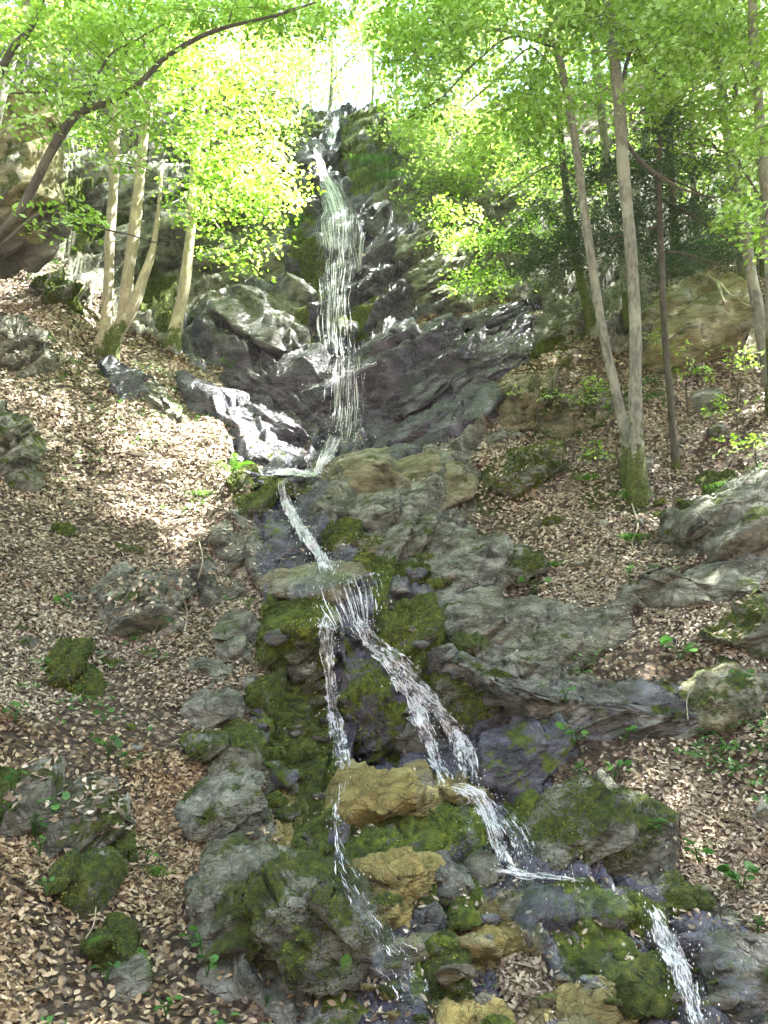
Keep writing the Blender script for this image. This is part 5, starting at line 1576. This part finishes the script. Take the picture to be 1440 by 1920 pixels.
# right trees
tree('slender leaning trunk that arches left at the top', [(1180, 862, 32), (1172, 810, 22), (1150, 720, 21), (1130, 620, 20), (1112, 500, 19), (1098, 400, 18), (1085, 300, 17), (1068, 200, 16), (1050, 120, 16), (1036, 78, 14), (1000, 66, 10), (940, 56, 8), (870, 50, 5)], 9.8, M_BARK,
     ells=[(900, 110, 170, 90, 9.8, 1.0, 110), (1000, 200, 110, 90, 10, 1.0, 80), (850, 250, 100, 70, 10, .9, 60), (780, 130, 80, 90, 10, .8, 60), (960, 30, 180, 50, 9.6, .8, 90), (800, 30, 120, 50, 9.8, .8, 50)],
     branches=[[(1050, 130, 8), (1046, 60, 7), (1044, 0, 5)], [(1040, 90, 7), (960, 70, 5), (890, 120, 5), (830, 180, 4), (765, 222, 3)], [(1062, 170, 5), (1000, 90, 4), (930, 150, 4), (870, 200, 3)], [(1090, 340, 5), (1040, 310, 4), (980, 340, 3), (930, 380, 2)]],
     seed=5, moss_h=.4, canopy=260, shade_canopy_c=(2.5, 9.5, 15, 4, 4, 3))
tree('tallest straight trunk with a mossy base on the right bank', [(1196, 890, 36), (1194, 830, 30), (1192, 720, 27), (1190, 600, 26), (1182, 470, 25), (1172, 340, 26), (1164, 230, 25), (1152, 110, 24), (1140, 0, 22), (1130, -80, 20)], 9.5, M_BARK,
     ells=[(1220, 60, 150, 70, 9.4, 1.0, 80), (1100, 20, 120, 50, 9.4, .8, 50), (1240, 170, 80, 50, 9.6, .8, 26)],
     branches=[[(1166, 250, 9), (1200, 300, 9), (1250, 340, 7), (1300, 360, 5), (1340, 370, 3)], [(1160, 170, 9), (1190, 90, 7), (1220, 130, 6), (1250, 145, 4)]],
     seed=6, moss_h=.7, top=3, canopy=300, shade_canopy_c=(3.5, 9, 16, 5, 4, 3))
tree('thin bare dark stem with dead lower twigs', [(1268, 876, 17), (1260, 800, 15), (1252, 690, 14), (1246, 590, 13), (1242, 500, 13), (1238, 420, 12), (1236, 330, 11), (1238, 250, 9), (1240, 180, 7)], 9.9, M_BARKD,
     ells=[(1130, 320, 150, 40, 10.4, .7, 22), (1160, 400, 170, 45, 10.6, .9, 34), (1270, 290, 130, 60, 10.3, .8, 26), (1310, 390, 110, 60, 10.6, .8, 26), (1050, 450, 110, 36, 10.8, .7, 24), (1230, 210, 80, 50, 10.2, .6, 12), (1230, 480, 150, 40, 11, .8, 28), (1000, 500, 80, 26, 11, .5, 10), (1330, 450, 90, 50, 11, .8, 16)],
     branches=[[(1240, 300, 5), (1190, 320, 4), (1120, 350, 3), (1050, 390, 2)], [(1240, 330, 5), (1290, 350, 4), (1340, 380, 3)], [(1244, 420, 5), (1170, 440, 4), (1090, 470, 3), (1010, 510, 2)], [(1246, 470, 5), (1300, 480, 4), (1350, 500, 2)], [(1250, 640, 3), (1280, 620, 2), (1310, 610, 1.5)], [(1256, 700, 3), (1220, 690, 2), (1200, 700, 1.5)]],
     leafmat=M_NEEDLE, size=.024, nleaf=150, sr=.48, seed=7, moss_h=.2, name='conifer_tree', flat=.3, twigs=1)
tree('pale blotched trunk leaning right near the right edge', [(1452, 760, 34), (1440, 690, 26), (1424, 600, 25), (1404, 500, 24), (1388, 410, 24), (1376, 330, 23), (1362, 230, 22), (1346, 120, 21), (1328, 0, 20), (1316, -80, 18)], 10.2, M_BARK,
     ells=[(1340, 60, 130, 80, 10, .9, 100), (1240, 20, 100, 50, 10, .9, 50), (1330, 230, 90, 70, 9.8, .7, 40), (1400, 330, 70, 60, 9.8, .6, 20)],
     branches=[[(1400, 480, 7), (1350, 440, 6), (1290, 400, 6), (1240, 370, 5), (1200, 330, 4)], [(1376, 330, 6), (1430, 300, 4), (1470, 250, 3)]],
     seed=8, moss_h=.4, top=3, canopy=260, shade_canopy_c=(5.5, 10, 16, 4, 4, 3))
tree('reddish grey trunk cut by the right edge', [(1450, 640, 26), (1446, 540, 23), (1440, 420, 22), (1432, 300, 21), (1424, 180, 20), (1414, 60, 19), (1408, -60, 17)], 9.4, M_BARK,
     ells=[(1400, 140, 80, 80, 9.2, .7, 34), (1430, 250, 60, 50, 9.0, .5, 16), (1390, 400, 60, 20, 8.8, .4, 9), (1410, 440, 40, 14, 8.6, .3, 5)],
     branches=[[(1440, 400, 6), (1400, 330, 5), (1370, 290, 4), (1300, 270, 3)], [(1445, 340, 5), (1410, 300, 4), (1340, 290, 3)]],
     seed=9, moss_h=.2, top=3, canopy=320, shade_canopy_c=(7.0, 7, 13.5, 4, 3.5, 3))
tree('mossy curved trunk standing behind the leaning slab', [(1108, 612, 24), (1098, 560, 20), (1080, 480, 18), (1068, 400, 17), (1058, 320, 15), (1050, 240, 14), (1046, 160, 12)], 12.9, M_BARKD,
     ells=[(1030, 260, 90, 70, 12.6, .9, 40), (960, 240, 80, 60, 12.8, .8, 40)], seed=10, moss_h=2.2, canopy=320, shade_canopy_c=(11, 14, 18.5, 5, 5, 4), size=.04)
tree('dark trunk close behind the tallest one', [(1175, 560, 20), (1165, 470, 19), (1152, 380, 18), (1140, 300, 18), (1128, 200, 17), (1114, 90, 16), (1100, -30, 15)], 12.5, M_BARK, ells=[(1130, 100, 110, 70, 12.3, 1, 50), (1080, 160, 80, 60, 12.6, 1, 34), (970, -10, 170, 60, 14.5, 1.2, 120), (840, -30, 120, 50, 14.5, 1.2, 70)], seed=11, moss_h=.3, top=2, canopy=220, shade_canopy_c=(5.5, 16.5, 24, 6, 5, 3.5), size=.042)  # two highest ells fill the view's top, added to shade rocks by the fall
tree('short dark trunk with arching limbs behind the conifer', [(1262, 430, 16), (1258, 330, 16), (1256, 240, 15), (1255, 170, 14), (1254, 90, 11), (1250, 0, 8)], 13.5, M_BARKD,
     branches=[[(1256, 180, 12), (1235, 145, 11), (1205, 110, 9), (1180, 80, 8), (1160, 50, 6)], [(1256, 190, 8), (1300, 230, 7), (1350, 290, 5)], [(1255, 110, 6), (1290, 80, 5), (1330, 60, 3)]],
     ells=[(1230, 90, 110, 70, 13.2, 1, 60), (1310, 130, 90, 80, 13.5, 1, 50), (1340, 300, 120, 90, 14.2, .8, 70), (1210, 260, 110, 80, 14.4, .8, 50), (1420, 220, 70, 120, 14, .8, 50), (1370, 430, 90, 50, 13.6, .6, 30), (1080, 330, 80, 70, 14.6, .8, 30)], seed=12, moss_h=.3, size=.045)
tree('small leafy tree on the left rim of the gorge', [(500, 330, 14), (505, 250, 12), (512, 180, 10), (520, 100, 8), (526, 20, 6)], 17.6, M_BARK, ells=[(500, 230, 70, 80, 17.2, 1.2, 90), (540, 290, 40, 60, 17, .8, 50), (500, 120, 80, 70, 17.5, 1.2, 60), (560, 120, 50, 60, 18, 1, 20)], seed=13, size=.05, sr=.55, leafmat=M_LEAF2, name='tree')
tree('pale thin trunk right of the topmost spout', [(748, 300, 11), (746, 220, 10), (744, 140, 9), (742, 60, 7), (742, -30, 6)], 17.6, M_BARKP, ells=[(760, 270, 50, 60, 17.2, .8, 40), (800, 330, 70, 40, 16.8, .8, 50), (760, 380, 50, 20, 16.4, .5, 16), (720, 50, 80, 60, 17.5, 1, 60), (870, 330, 80, 50, 16.4, .7, 60), (830, 250, 110, 60, 16.8, .9, 90), (940, 260, 90, 60, 16.4, .8, 70), (790, 200, 60, 60, 17.2, .9, 40), (1000, 330, 80, 40, 15.6, .6, 40)], seed=14, size=.05, sr=.5, leafmat=M_LEAF2)
tree('bushy hazel leaning over the lichen covered rocks', [(960, 520, 10), (940, 470, 8), (915, 430, 6), (880, 410, 4)], 13.9, M_BARKD, ells=[(930, 450, 80, 16, 13.2, .5, 26), (860, 450, 60, 26, 14, .6, 22), (910, 525, 80, 22, 13.6, .6, 34), (840, 400, 60, 30, 14.8, .6, 24), (1000, 420, 60, 40, 13.2, .5, 20)], branches=[[(900, 505, 4), (960, 440, 4), (1020, 385, 3)]], seed=15, moss_h=0, name='hazel_bush', cat='bush', size=.04, sr=.36, flare=False)
tree('slim grey trunk left of the blotched leaning trunk', [(1312, 560, 14), (1308, 470, 13), (1302, 380, 13), (1298, 260, 12), (1296, 120, 11), (1290, -20, 10)], 13.6, M_BARK, ells=[(1300, 60, 80, 60, 13.4, .8, 30)], seed=16, moss_h=.4, size=.045)
tree('slim dark trunk behind the blotched leaning trunk', [(1392, 520, 15), (1388, 420, 14), (1384, 300, 14), (1378, 160, 13), (1374, 40, 12), (1372, -30, 11)], 12.8, M_BARKD, ells=[(1380, 80, 70, 60, 12.6, .8, 24)], seed=17, moss_h=.3, size=.045)
tree('thin pale trunk at the extreme right edge', [(1432, 480, 14), (1430, 380, 13), (1424, 240, 13), (1420, 100, 12), (1418, -30, 11)], 13.0, M_BARKP, ells=[(1420, 40, 60, 50, 12.8, .7, 16)], seed=18, moss_h=.3, size=.045)
tree('leaning slim trunk left of the conifer', [(1212, 600, 13), (1204, 500, 12), (1196, 380, 12), (1210, 250, 11), (1222, 120, 10), (1230, -20, 9)], 13.4, M_BARK, ells=[(1220, 40, 70, 50, 13.2, .8, 20)], seed=19, moss_h=.4, size=.045)
# trees on the skyline and on the far slopes
r_bg = np.random.default_rng(99)
spots = [(534, 21, 200), (586, 27, 206), (616, 22, 208), (648, 31, 209), (698, 24, 208), (728, 29, 207), (790, 21.5, 200), (860, 25, 200), (930, 20.5, 180), (1010, 23, 175), (1090, 21, 160), (1200, 22, 140), (1310, 20.5, 120), (1400, 22, 100), (450, 21, 130), (360, 22, 90), (270, 20.5, 70), (170, 22, 50), (60, 20.5, 40)]
spots.sort()
ORD = ['leftmost', 'second from the left', 'third from the left', 'fourth from the left', 'fifth from the left', 'sixth from the left', 'seventh from the left', 'eighth from the left', 'ninth from the left', 'tenth from the left',
       'ninth from the right', 'eighth from the right', 'seventh from the right', 'sixth from the right', 'fifth from the right', 'fourth from the right', 'third from the right', 'second from the right', 'rightmost']
for k, (x, Y, yb) in enumerate(spots):
    ht = r_bg.uniform(9, 12)
    lean = r_bg.normal() * 26
    wpx = r_bg.uniform(4, 10) * 20 / Y
    pth = [(x, yb + 26, wpx * 1.2), (x + lean * .4, yb - 60, wpx), (x + lean * .5, yb - 150, wpx * .8), (x + lean * 1.3, yb - 300, wpx * .6)]
    dense = 0.45 if 560 <= x <= 750 else 1.0
    ell = [(x + lean * .5, yb - 50, 60, 50, Y, 1.5, int(34 * dense)), (x + lean, yb - 160, 80, 80, Y, 1.8, int(60 * dense)), (x + lean * .8, yb - 280, 80, 80, Y, 1.8, int(50 * dense))]
    tree('slim leafy tree above the rim of the gorge, %s of them' % ORD[k], pth, Y, M_BARK, ells=ell, seed=100 + k, group='forest trees above the rim', leafmat=M_LEAF2, size=.062, nleaf=26, sr=.75, moss_h=0, twigs=.15,
         branches=[[(x + lean * .3, yb - 50, wpx * .5), (x + lean * .4 + 26, yb - 90, wpx * .35), (x + lean * .4 + 52, yb - 110, wpx * .2)]])

# ------------------------------------------------------------------ plants
def leaf_plate():
    a = np.linspace(0, 2 * np.pi, 11)[:-1]
    r = 1 - 0.28 * np.exp(-((a - np.pi) / 0.35) ** 2)
    V = np.stack([np.cos(a) * r * 1.0 + 0.1, np.sin(a) * r * 0.95, -0.12 * np.cos(a) ** 2 + 0.05 * np.abs(np.sin(a))], 1)
    V = np.vstack([V, [0.1, 0, -0.02]])
    T = np.array([(10, i, (i + 1) % 10) for i in range(10)])
    return V, T


LPV, LPT = leaf_plate()
plate_meshes = []
for k in range(5):
    plate_meshes.append(new_mesh('leaf', LPV, LPT, True, {'rnd': np.full(len(LPV), 0.1 + 0.2 * k)}))
    plate_meshes[-1].materials.append(M_PLANT)


def plant(px, py, size, n, label, seed, name='woodland_plant', group=None):
    r_ = np.random.default_rng(seed)
    Y = ground(px, py)
    P = unproj(px, py, Y - 0.06)
    m = mpp(px, py, Y)
    root = empty(name, P)
    tag(root, label, 'plant', group)
    b = Bag()
    for k in range(n):
        a = r_.uniform(0, 2 * np.pi)
        rr = size * m * r_.uniform(0.35, 1.0)
        h = size * m * r_.uniform(0.3, 0.95)
        tip = np.array([math.cos(a) * rr, math.sin(a) * rr * 0.5 - rr * 0.45, h])
        V, Q, T = tube(np.array([[0, 0, -0.03], tip * np.array([.4, .4, .7]), tip]), np.array([.003, .0025, .002]), 4, cap=False)
        b.add(V, Q, T, rnd=0.3)
        o = obj('leaf', plate_meshes[r_.integers(0, 5)], None, root, tip)
        s = size * m * r_.uniform(0.20, 0.34)
        o.scale = (s, s, s)
        o.rotation_euler = (r_.normal() * 0.3 + 0.35, r_.normal() * 0.3, a)
    obj('stem', b.mesh('stem'), M_PLANT, root)
    return root


PLANTS = [
    (1075, 1392, 34, 7, 'bright round leaved plant under the long ledge'), (1152, 1452, 30, 7, 'dark leafy plant at the top of the lower right leaf bank'), (1085, 1456, 28, 6, 'shaded plant between the dark rock and the leaf bank'),
    (1275, 1232, 40, 9, 'leafy plant on the shelf above the long ledge'), (1350, 1412, 34, 7, 'dark leaved plant near the right edge below the long ledge'), (1310, 1610, 36, 9, 'fresh green plant right of the huge mossy boulder'),
    (62, 1560, 34, 7, 'plant growing on the mossy flank of the wide boulder'), (100, 1520, 30, 6, 'plant near the top of the wide boulder'), (30, 1530, 26, 5, 'three leaved plant at the left edge on the wide boulder'), (75, 1600, 30, 6, 'plant hanging low on the wide boulder'),
    (380, 1775, 34, 7, 'bright heart leaved plant climbing the smooth pale boulder'), (388, 1820, 28, 5, 'heart leaved plant under the smooth pale boulder'), (205, 1410, 34, 7, 'large leaved plant in the middle of the leaf slope'), (238, 1432, 26, 5, 'plant just right of the large leaved plant'),
    (195, 1352, 24, 5, 'small plant above the large leaved plant'), (20, 1470, 28, 5, 'plant at the left edge above the wide boulder'), (272, 1385, 22, 3, 'single dull green leaf cluster in the leaf slope'), (88, 1668, 22, 4, 'three leaved sprig below the wide boulder'),
    (200, 1830, 26, 5, 'bright sprig beside the hanging fern'), (312, 1895, 28, 5, 'dull leaved plant right of the hanging fern'), (275, 1610, 22, 5, 'yellowish sprout above the grassy cleft'), (1240, 1560, 24, 6, 'light green sprig right of the mossy boulder top'),
    (1390, 1665, 44, 10, 'wide patch of fresh plants on the lower right bank'), (265, 1205, 24, 5, 'sprig at the foot of the leaf covered boulder'), (130, 1140, 26, 5, 'dull plant left of the long low rib'), (310, 1175, 24, 4, 'plant right of the leaf covered boulder'),
    (30, 1345, 28, 6, 'yellow green plant at the left edge of the leaf slope'), (1060, 1310, 22, 4, 'tiny two leaved plant on top of the long ledge'), (1170, 1385, 26, 5, 'low plant in the shadow of the long ledge'), (500, 1875, 20, 4, 'little sprig at the foot of the great leaning rock'),
    (1000, 1110, 26, 6, 'dark plant in leaves beside the pale slab'), (1180, 1085, 24, 5, 'low plant above the long dark ledge'), (1390, 1280, 24, 5, 'plant behind the bright lichen boulder'), (1420, 1740, 26, 6, 'plant at the right edge above the lower rapid'),
]
for k, (x, y, s, n, lab) in enumerate(PLANTS):
    plant(x, y, s, n, lab, 300 + k)


def frond_mesh():
    b = Bag()
    n = 15
    t = np.linspace(0, 1, n)
    C = np.stack([t, 0 * t, 0.42 * np.sin(t * 2.2) - 0.25 * t ** 3], 1)
    V, Q, T = tube(C, 0.012 * (1.1 - t), 4, cap=False)
    b.add(V, Q, T, rnd=0.4)
    for i in range(1, n):
        ln = 0.17 * math.sin(min(1, (i + 2) / n) * 2.9) + 0.02
        for s in (-1, 1):
            d_ = np.array([0.35, s, -0.15])
            d_ = d_ / np.linalg.norm(d_) * ln
            o = C[i]
            w_ = np.array([0.011, 0, 0])
            b.add(np.array([o - w_, o + d_ * .5 - w_ * 1.0, o + d_, o + d_ * .5 + w_ * 1.0, o + w_]), None, np.array([(0, 1, 4), (1, 3, 4), (1, 2, 3)]), rnd=0.35 + 0.5 * i / n)
    return b.mesh('frond', True)


FROND = frond_mesh()
FROND.materials.append(M_FERN)


def fern(px, py, size, n, label, seed, hang=0.0):
    r_ = np.random.default_rng(seed)
    Y = ground(px, py)
    P = unproj(px, py, Y - 0.09)
    m = mpp(px, py, Y)
    root = empty('fern', P)
    tag(root, label, 'fern')
    for k in range(n):
        o = obj('frond', FROND, None, root, (0, 0, 0))
        s = size * m * r_.uniform(0.75, 1.15)
        o.scale = (s, s, s)
        a = r_.uniform(-math.pi, 0) if not hang else r_.uniform(-2.1, -1.0)
        o.rotation_euler = (r_.normal() * 0.2, r_.uniform(-0.5, 0.1) + hang, a)
    return root


for k, (x, y, s, n, lab, h) in enumerate([
    (435, 888, 46, 9, 'bright green fern left of the plunge pool', 0), (422, 1190, 34, 6, 'small fern on the angular grey rock', 0), (512, 1442, 34, 7, 'bright fern on the jumble rock in the dark chute', 0),
    (262, 1775, 100, 12, 'large drooping fern beside the round mossy boulder', 1.25), (466, 1140, 34, 6, 'small fern above the mossy cliff', 0), (190, 1762, 40, 4, 'light green fern sprig on the round mossy boulder', .2),
    (640, 1700, 44, 7, 'bright fern on the mossy flank by the left thread', .8), (650, 1790, 40, 6, 'lower fern on the mossy flank by the left thread', .9), (430, 690, 26, 5, 'tiny fern at the foot of the domed face', 0)]):
    fern(x, y, s, n, lab, 400 + k, h)


def tuft(px, py, size, n, label, seed, droop=0.5, mat=None, name='grass_tuft'):
    r_ = np.random.default_rng(seed)
    Y = ground(px, py)
    P = unproj(px, py, Y - 0.02)
    m = mpp(px, py, Y)
    b = Bag()
    for k in range(n):
        a = r_.uniform(0, 2 * np.pi)
        L = size * m * r_.uniform(0.6, 1.2)
        t = np.linspace(0, 1, 5)
        o = np.array([r_.normal() * size * m * 0.3, r_.normal() * 0.03, 0])
        C = o + np.stack([np.cos(a) * t * L * 0.6, np.sin(a) * t * L * 0.4 - t * L * 0.25, L * (t * 0.9 - droop * 1.6 * t * t)], 1)
        wd = np.array([-math.sin(a), math.cos(a), 0]) * 0.004
        V = np.vstack([C - wd * (1 - t)[:, None], C + wd * (1.05 - t)[:, None]])
        Q = np.array([(i, i + 1, i + 6, i + 5) for i in range(4)])
        b.add(V, Q, None, rnd=r_.random())
    o = obj(name, b.mesh(name, True), mat or M_FERN, loc=P)
    tag(o, label, 'grass tuft')
    return o


for k, (x, y, s, n, lab, dr) in enumerate([
    (700, 300, 60, 260, 'long hanging grass right of the topmost spout', 1.2), (735, 330, 50, 160, 'hanging grass under the pale thin trunk', 1.2), (1190, 1010, 50, 180, 'grassy clump in the middle of the right bank', .8), (1185, 930, 46, 200, 'low green clump under the tallest trunk', .7),
    (1350, 915, 40, 160, 'bright clump on the low mossy stone at right', .7), (290, 1640, 40, 60, 'yellow grass in the cleft between left boulders', .3), (380, 930, 40, 90, 'thin grass at the crest above the sunlit block', .6), (1100, 900, 40, 90, 'sparse grass beside the leaning trunk', .5),
    (560, 410, 40, 120, 'dark grass hanging left of the veil', 1.3), (1030, 1060, 36, 80, 'small grass clump on the mossy stone', .7), (1300, 620, 40, 80, 'dry roots and grass hanging from the earthy bank', 1.3)]):
    tuft(x, y, s, n, lab, 500 + k, dr)


# leafy saplings of the under storey
def sapling(px, py, h, ells, label, seed):
    Y = ground(px, py)
    tree(label, [(px, py, 4), (px - 4, py - h * .5, 3), (px + 3, py - h, 2)], Y - .05, M_BARKD, ells=[(a, b_, c, d_, Y - .2, .25, n) for a, b_, c, d_, n in ells], seed=seed, moss_h=0, name='sapling', cat='sapling', size=.032, nleaf=16, sr=.22, flare=False, twigs=1)


sapling(1120, 800, 90, [(1130, 745, 70, 22, 9), (1090, 720, 50, 14, 5)], 'small leafy sapling left of the leaning trunk', 601)
sapling(1290, 780, 110, [(1250, 640, 60, 20, 8), (1300, 690, 60, 22, 6)], 'leafy sapling right of the thin bare stem', 602)
sapling(1385, 840, 150, [(1380, 670, 70, 26, 10), (1350, 760, 60, 20, 6)], 'slim sapling in front of the earthy bank', 603)
sapling(1010, 790, 60, [(1010, 735, 50, 14, 6)], 'low sapling above the lichen crusted ledge', 604)
sapling(1420, 880, 60, [(1400, 830, 60, 20, 8)], 'bushy seedling at the right edge above the mossy stone', 605)
sapling(1160, 870, 60, [(1120, 840, 40, 20, 5)], 'twiggy seedling between the two right trunks', 606)


# dead branches and roots
def stick(path, label, seed, mat=None, name='fallen_branch', forks=()):
    Ys = [ground(p[0], p[1]) - 0.05 for p in path]
    P = np.array([unproj(p[0], p[1], y) for p, y in zip(path, Ys)])
    R = np.array([p[2] * 0.5 * mpp(p[0], p[1], y) for p, y in zip(path, Ys)])
    C, Rr = catmull(P, R, 0.05)
    V, Q, T = tube(C, Rr, 7, 0.2, seed)
    b = Bag()
    b.add(V, Q, T, moss=0.0)
    for f in forks:
        Yf = [ground(p[0], p[1]) - 0.06 for p in f]
        Pf_ = np.array([unproj(p[0], p[1], y) for p, y in zip(f, Yf)])
        Rf = np.array([p[2] * 0.5 * mpp(p[0], p[1], y) for p, y in zip(f, Yf)])
        C2, R2 = catmull(Pf_, Rf, 0.05)
        V, Q, T = tube(C2, R2, 6, 0.2, seed + 1)
        b.add(V, Q, T, moss=0.0)
    o = obj(name, b.mesh(name, True, P[0]), mat or M_BARKP, loc=P[0])
    tag(o, label, 'branch' if name != 'root' else 'root')


stick([(1310, 512, 6), (1345, 530, 8), (1375, 560, 6), (1405, 575, 4)], 'pale bare root arching over the earthy bank', 1, name='root', forks=[[(1345, 530, 5), (1360, 570, 4), (1380, 600, 2)]])
stick([(1140, 635, 9), (1165, 615, 9), (1185, 590, 8)], 'short brown log resting behind the tallest trunk', 2)
stick([(640 + 450, 855, 3), (1150, 790, 3), (1175, 760, 2)], 'thin dead stick leaning on the leaning trunk', 3, M_BARKD)
stick([(1065, 835, 3), (1110, 845, 3), (1160, 850, 3)], 'dark twig lying across leaves left of the right trees', 4, M_BARKD)
stick([(1185, 945, 3), (1196, 985, 4), (1185, 1020, 3), (1205, 1045, 2)], 'pale dangling root in the grassy clump', 5, name='root')
stick([(235, 850, 3), (262, 855, 4), (300, 858, 3)], 'short dark stick on the sunny left slope', 6, M_BARKD)
stick([(370, 1090, 3), (380, 1050, 3), (372, 1010, 2)], 'thin root beside the sunlit block', 7, name='root')
stick([(345, 1190, 3), (350, 1150, 4), (342, 1110, 3)], 'brown twig standing by the leaf covered boulder', 8)
stick([(160, 1760, 2), (175, 1735, 3), (180, 1700, 2)], 'pale twig above the round mossy boulder', 9)
stick([(1290, 1350, 2), (1288, 1310, 2), (1300, 1290, 2)], 'thin root trailing down the long ledge', 10, name='root')

# ------------------------------------------------------------------ the bright damp air of the gorge
bm = bmesh.new()
bmesh.ops.create_cube(bm, size=1.0)
hz = bpy.data.meshes.new('haze')
bm.to_mesh(hz)
bm.free()
H = N('haze')
pv = H.n('VolumePrincipled', {'Color': (0.93, 0.97, 0.95, 1), 'Density': 0.0006, 'Anisotropy': 0.35})
H.t.links.new(pv.outputs[0], H.out.inputs[1])
ho = obj('haze', hz, H.m, loc=(0, 10, 28.0))
ho['kind'] = 'stuff'
bpy.context.view_layer.update()
lo, hi = 1e9, -1e9
xs = []
for o in S.objects:
    if o.type == 'MESH' and o is not ho:
        for c in o.bound_box:
            q = o.matrix_world @ Vector(c)
            lo, hi = min(lo, q.z), max(hi, q.z)
            xs.append((abs(q.x), abs(q.y - 10)))
hx = max(a for a, b in xs) + 2
hy = max(b for a, b in xs) + 2
lo -= 1.0
hi += 1.0
ho.location = (0, 10, (lo + hi) / 2)
ho.scale = (2 * hx, 2 * hy, hi - lo)
print('HAZE', hx, hy, lo, hi)
S.cycles.volume_bounces = 0
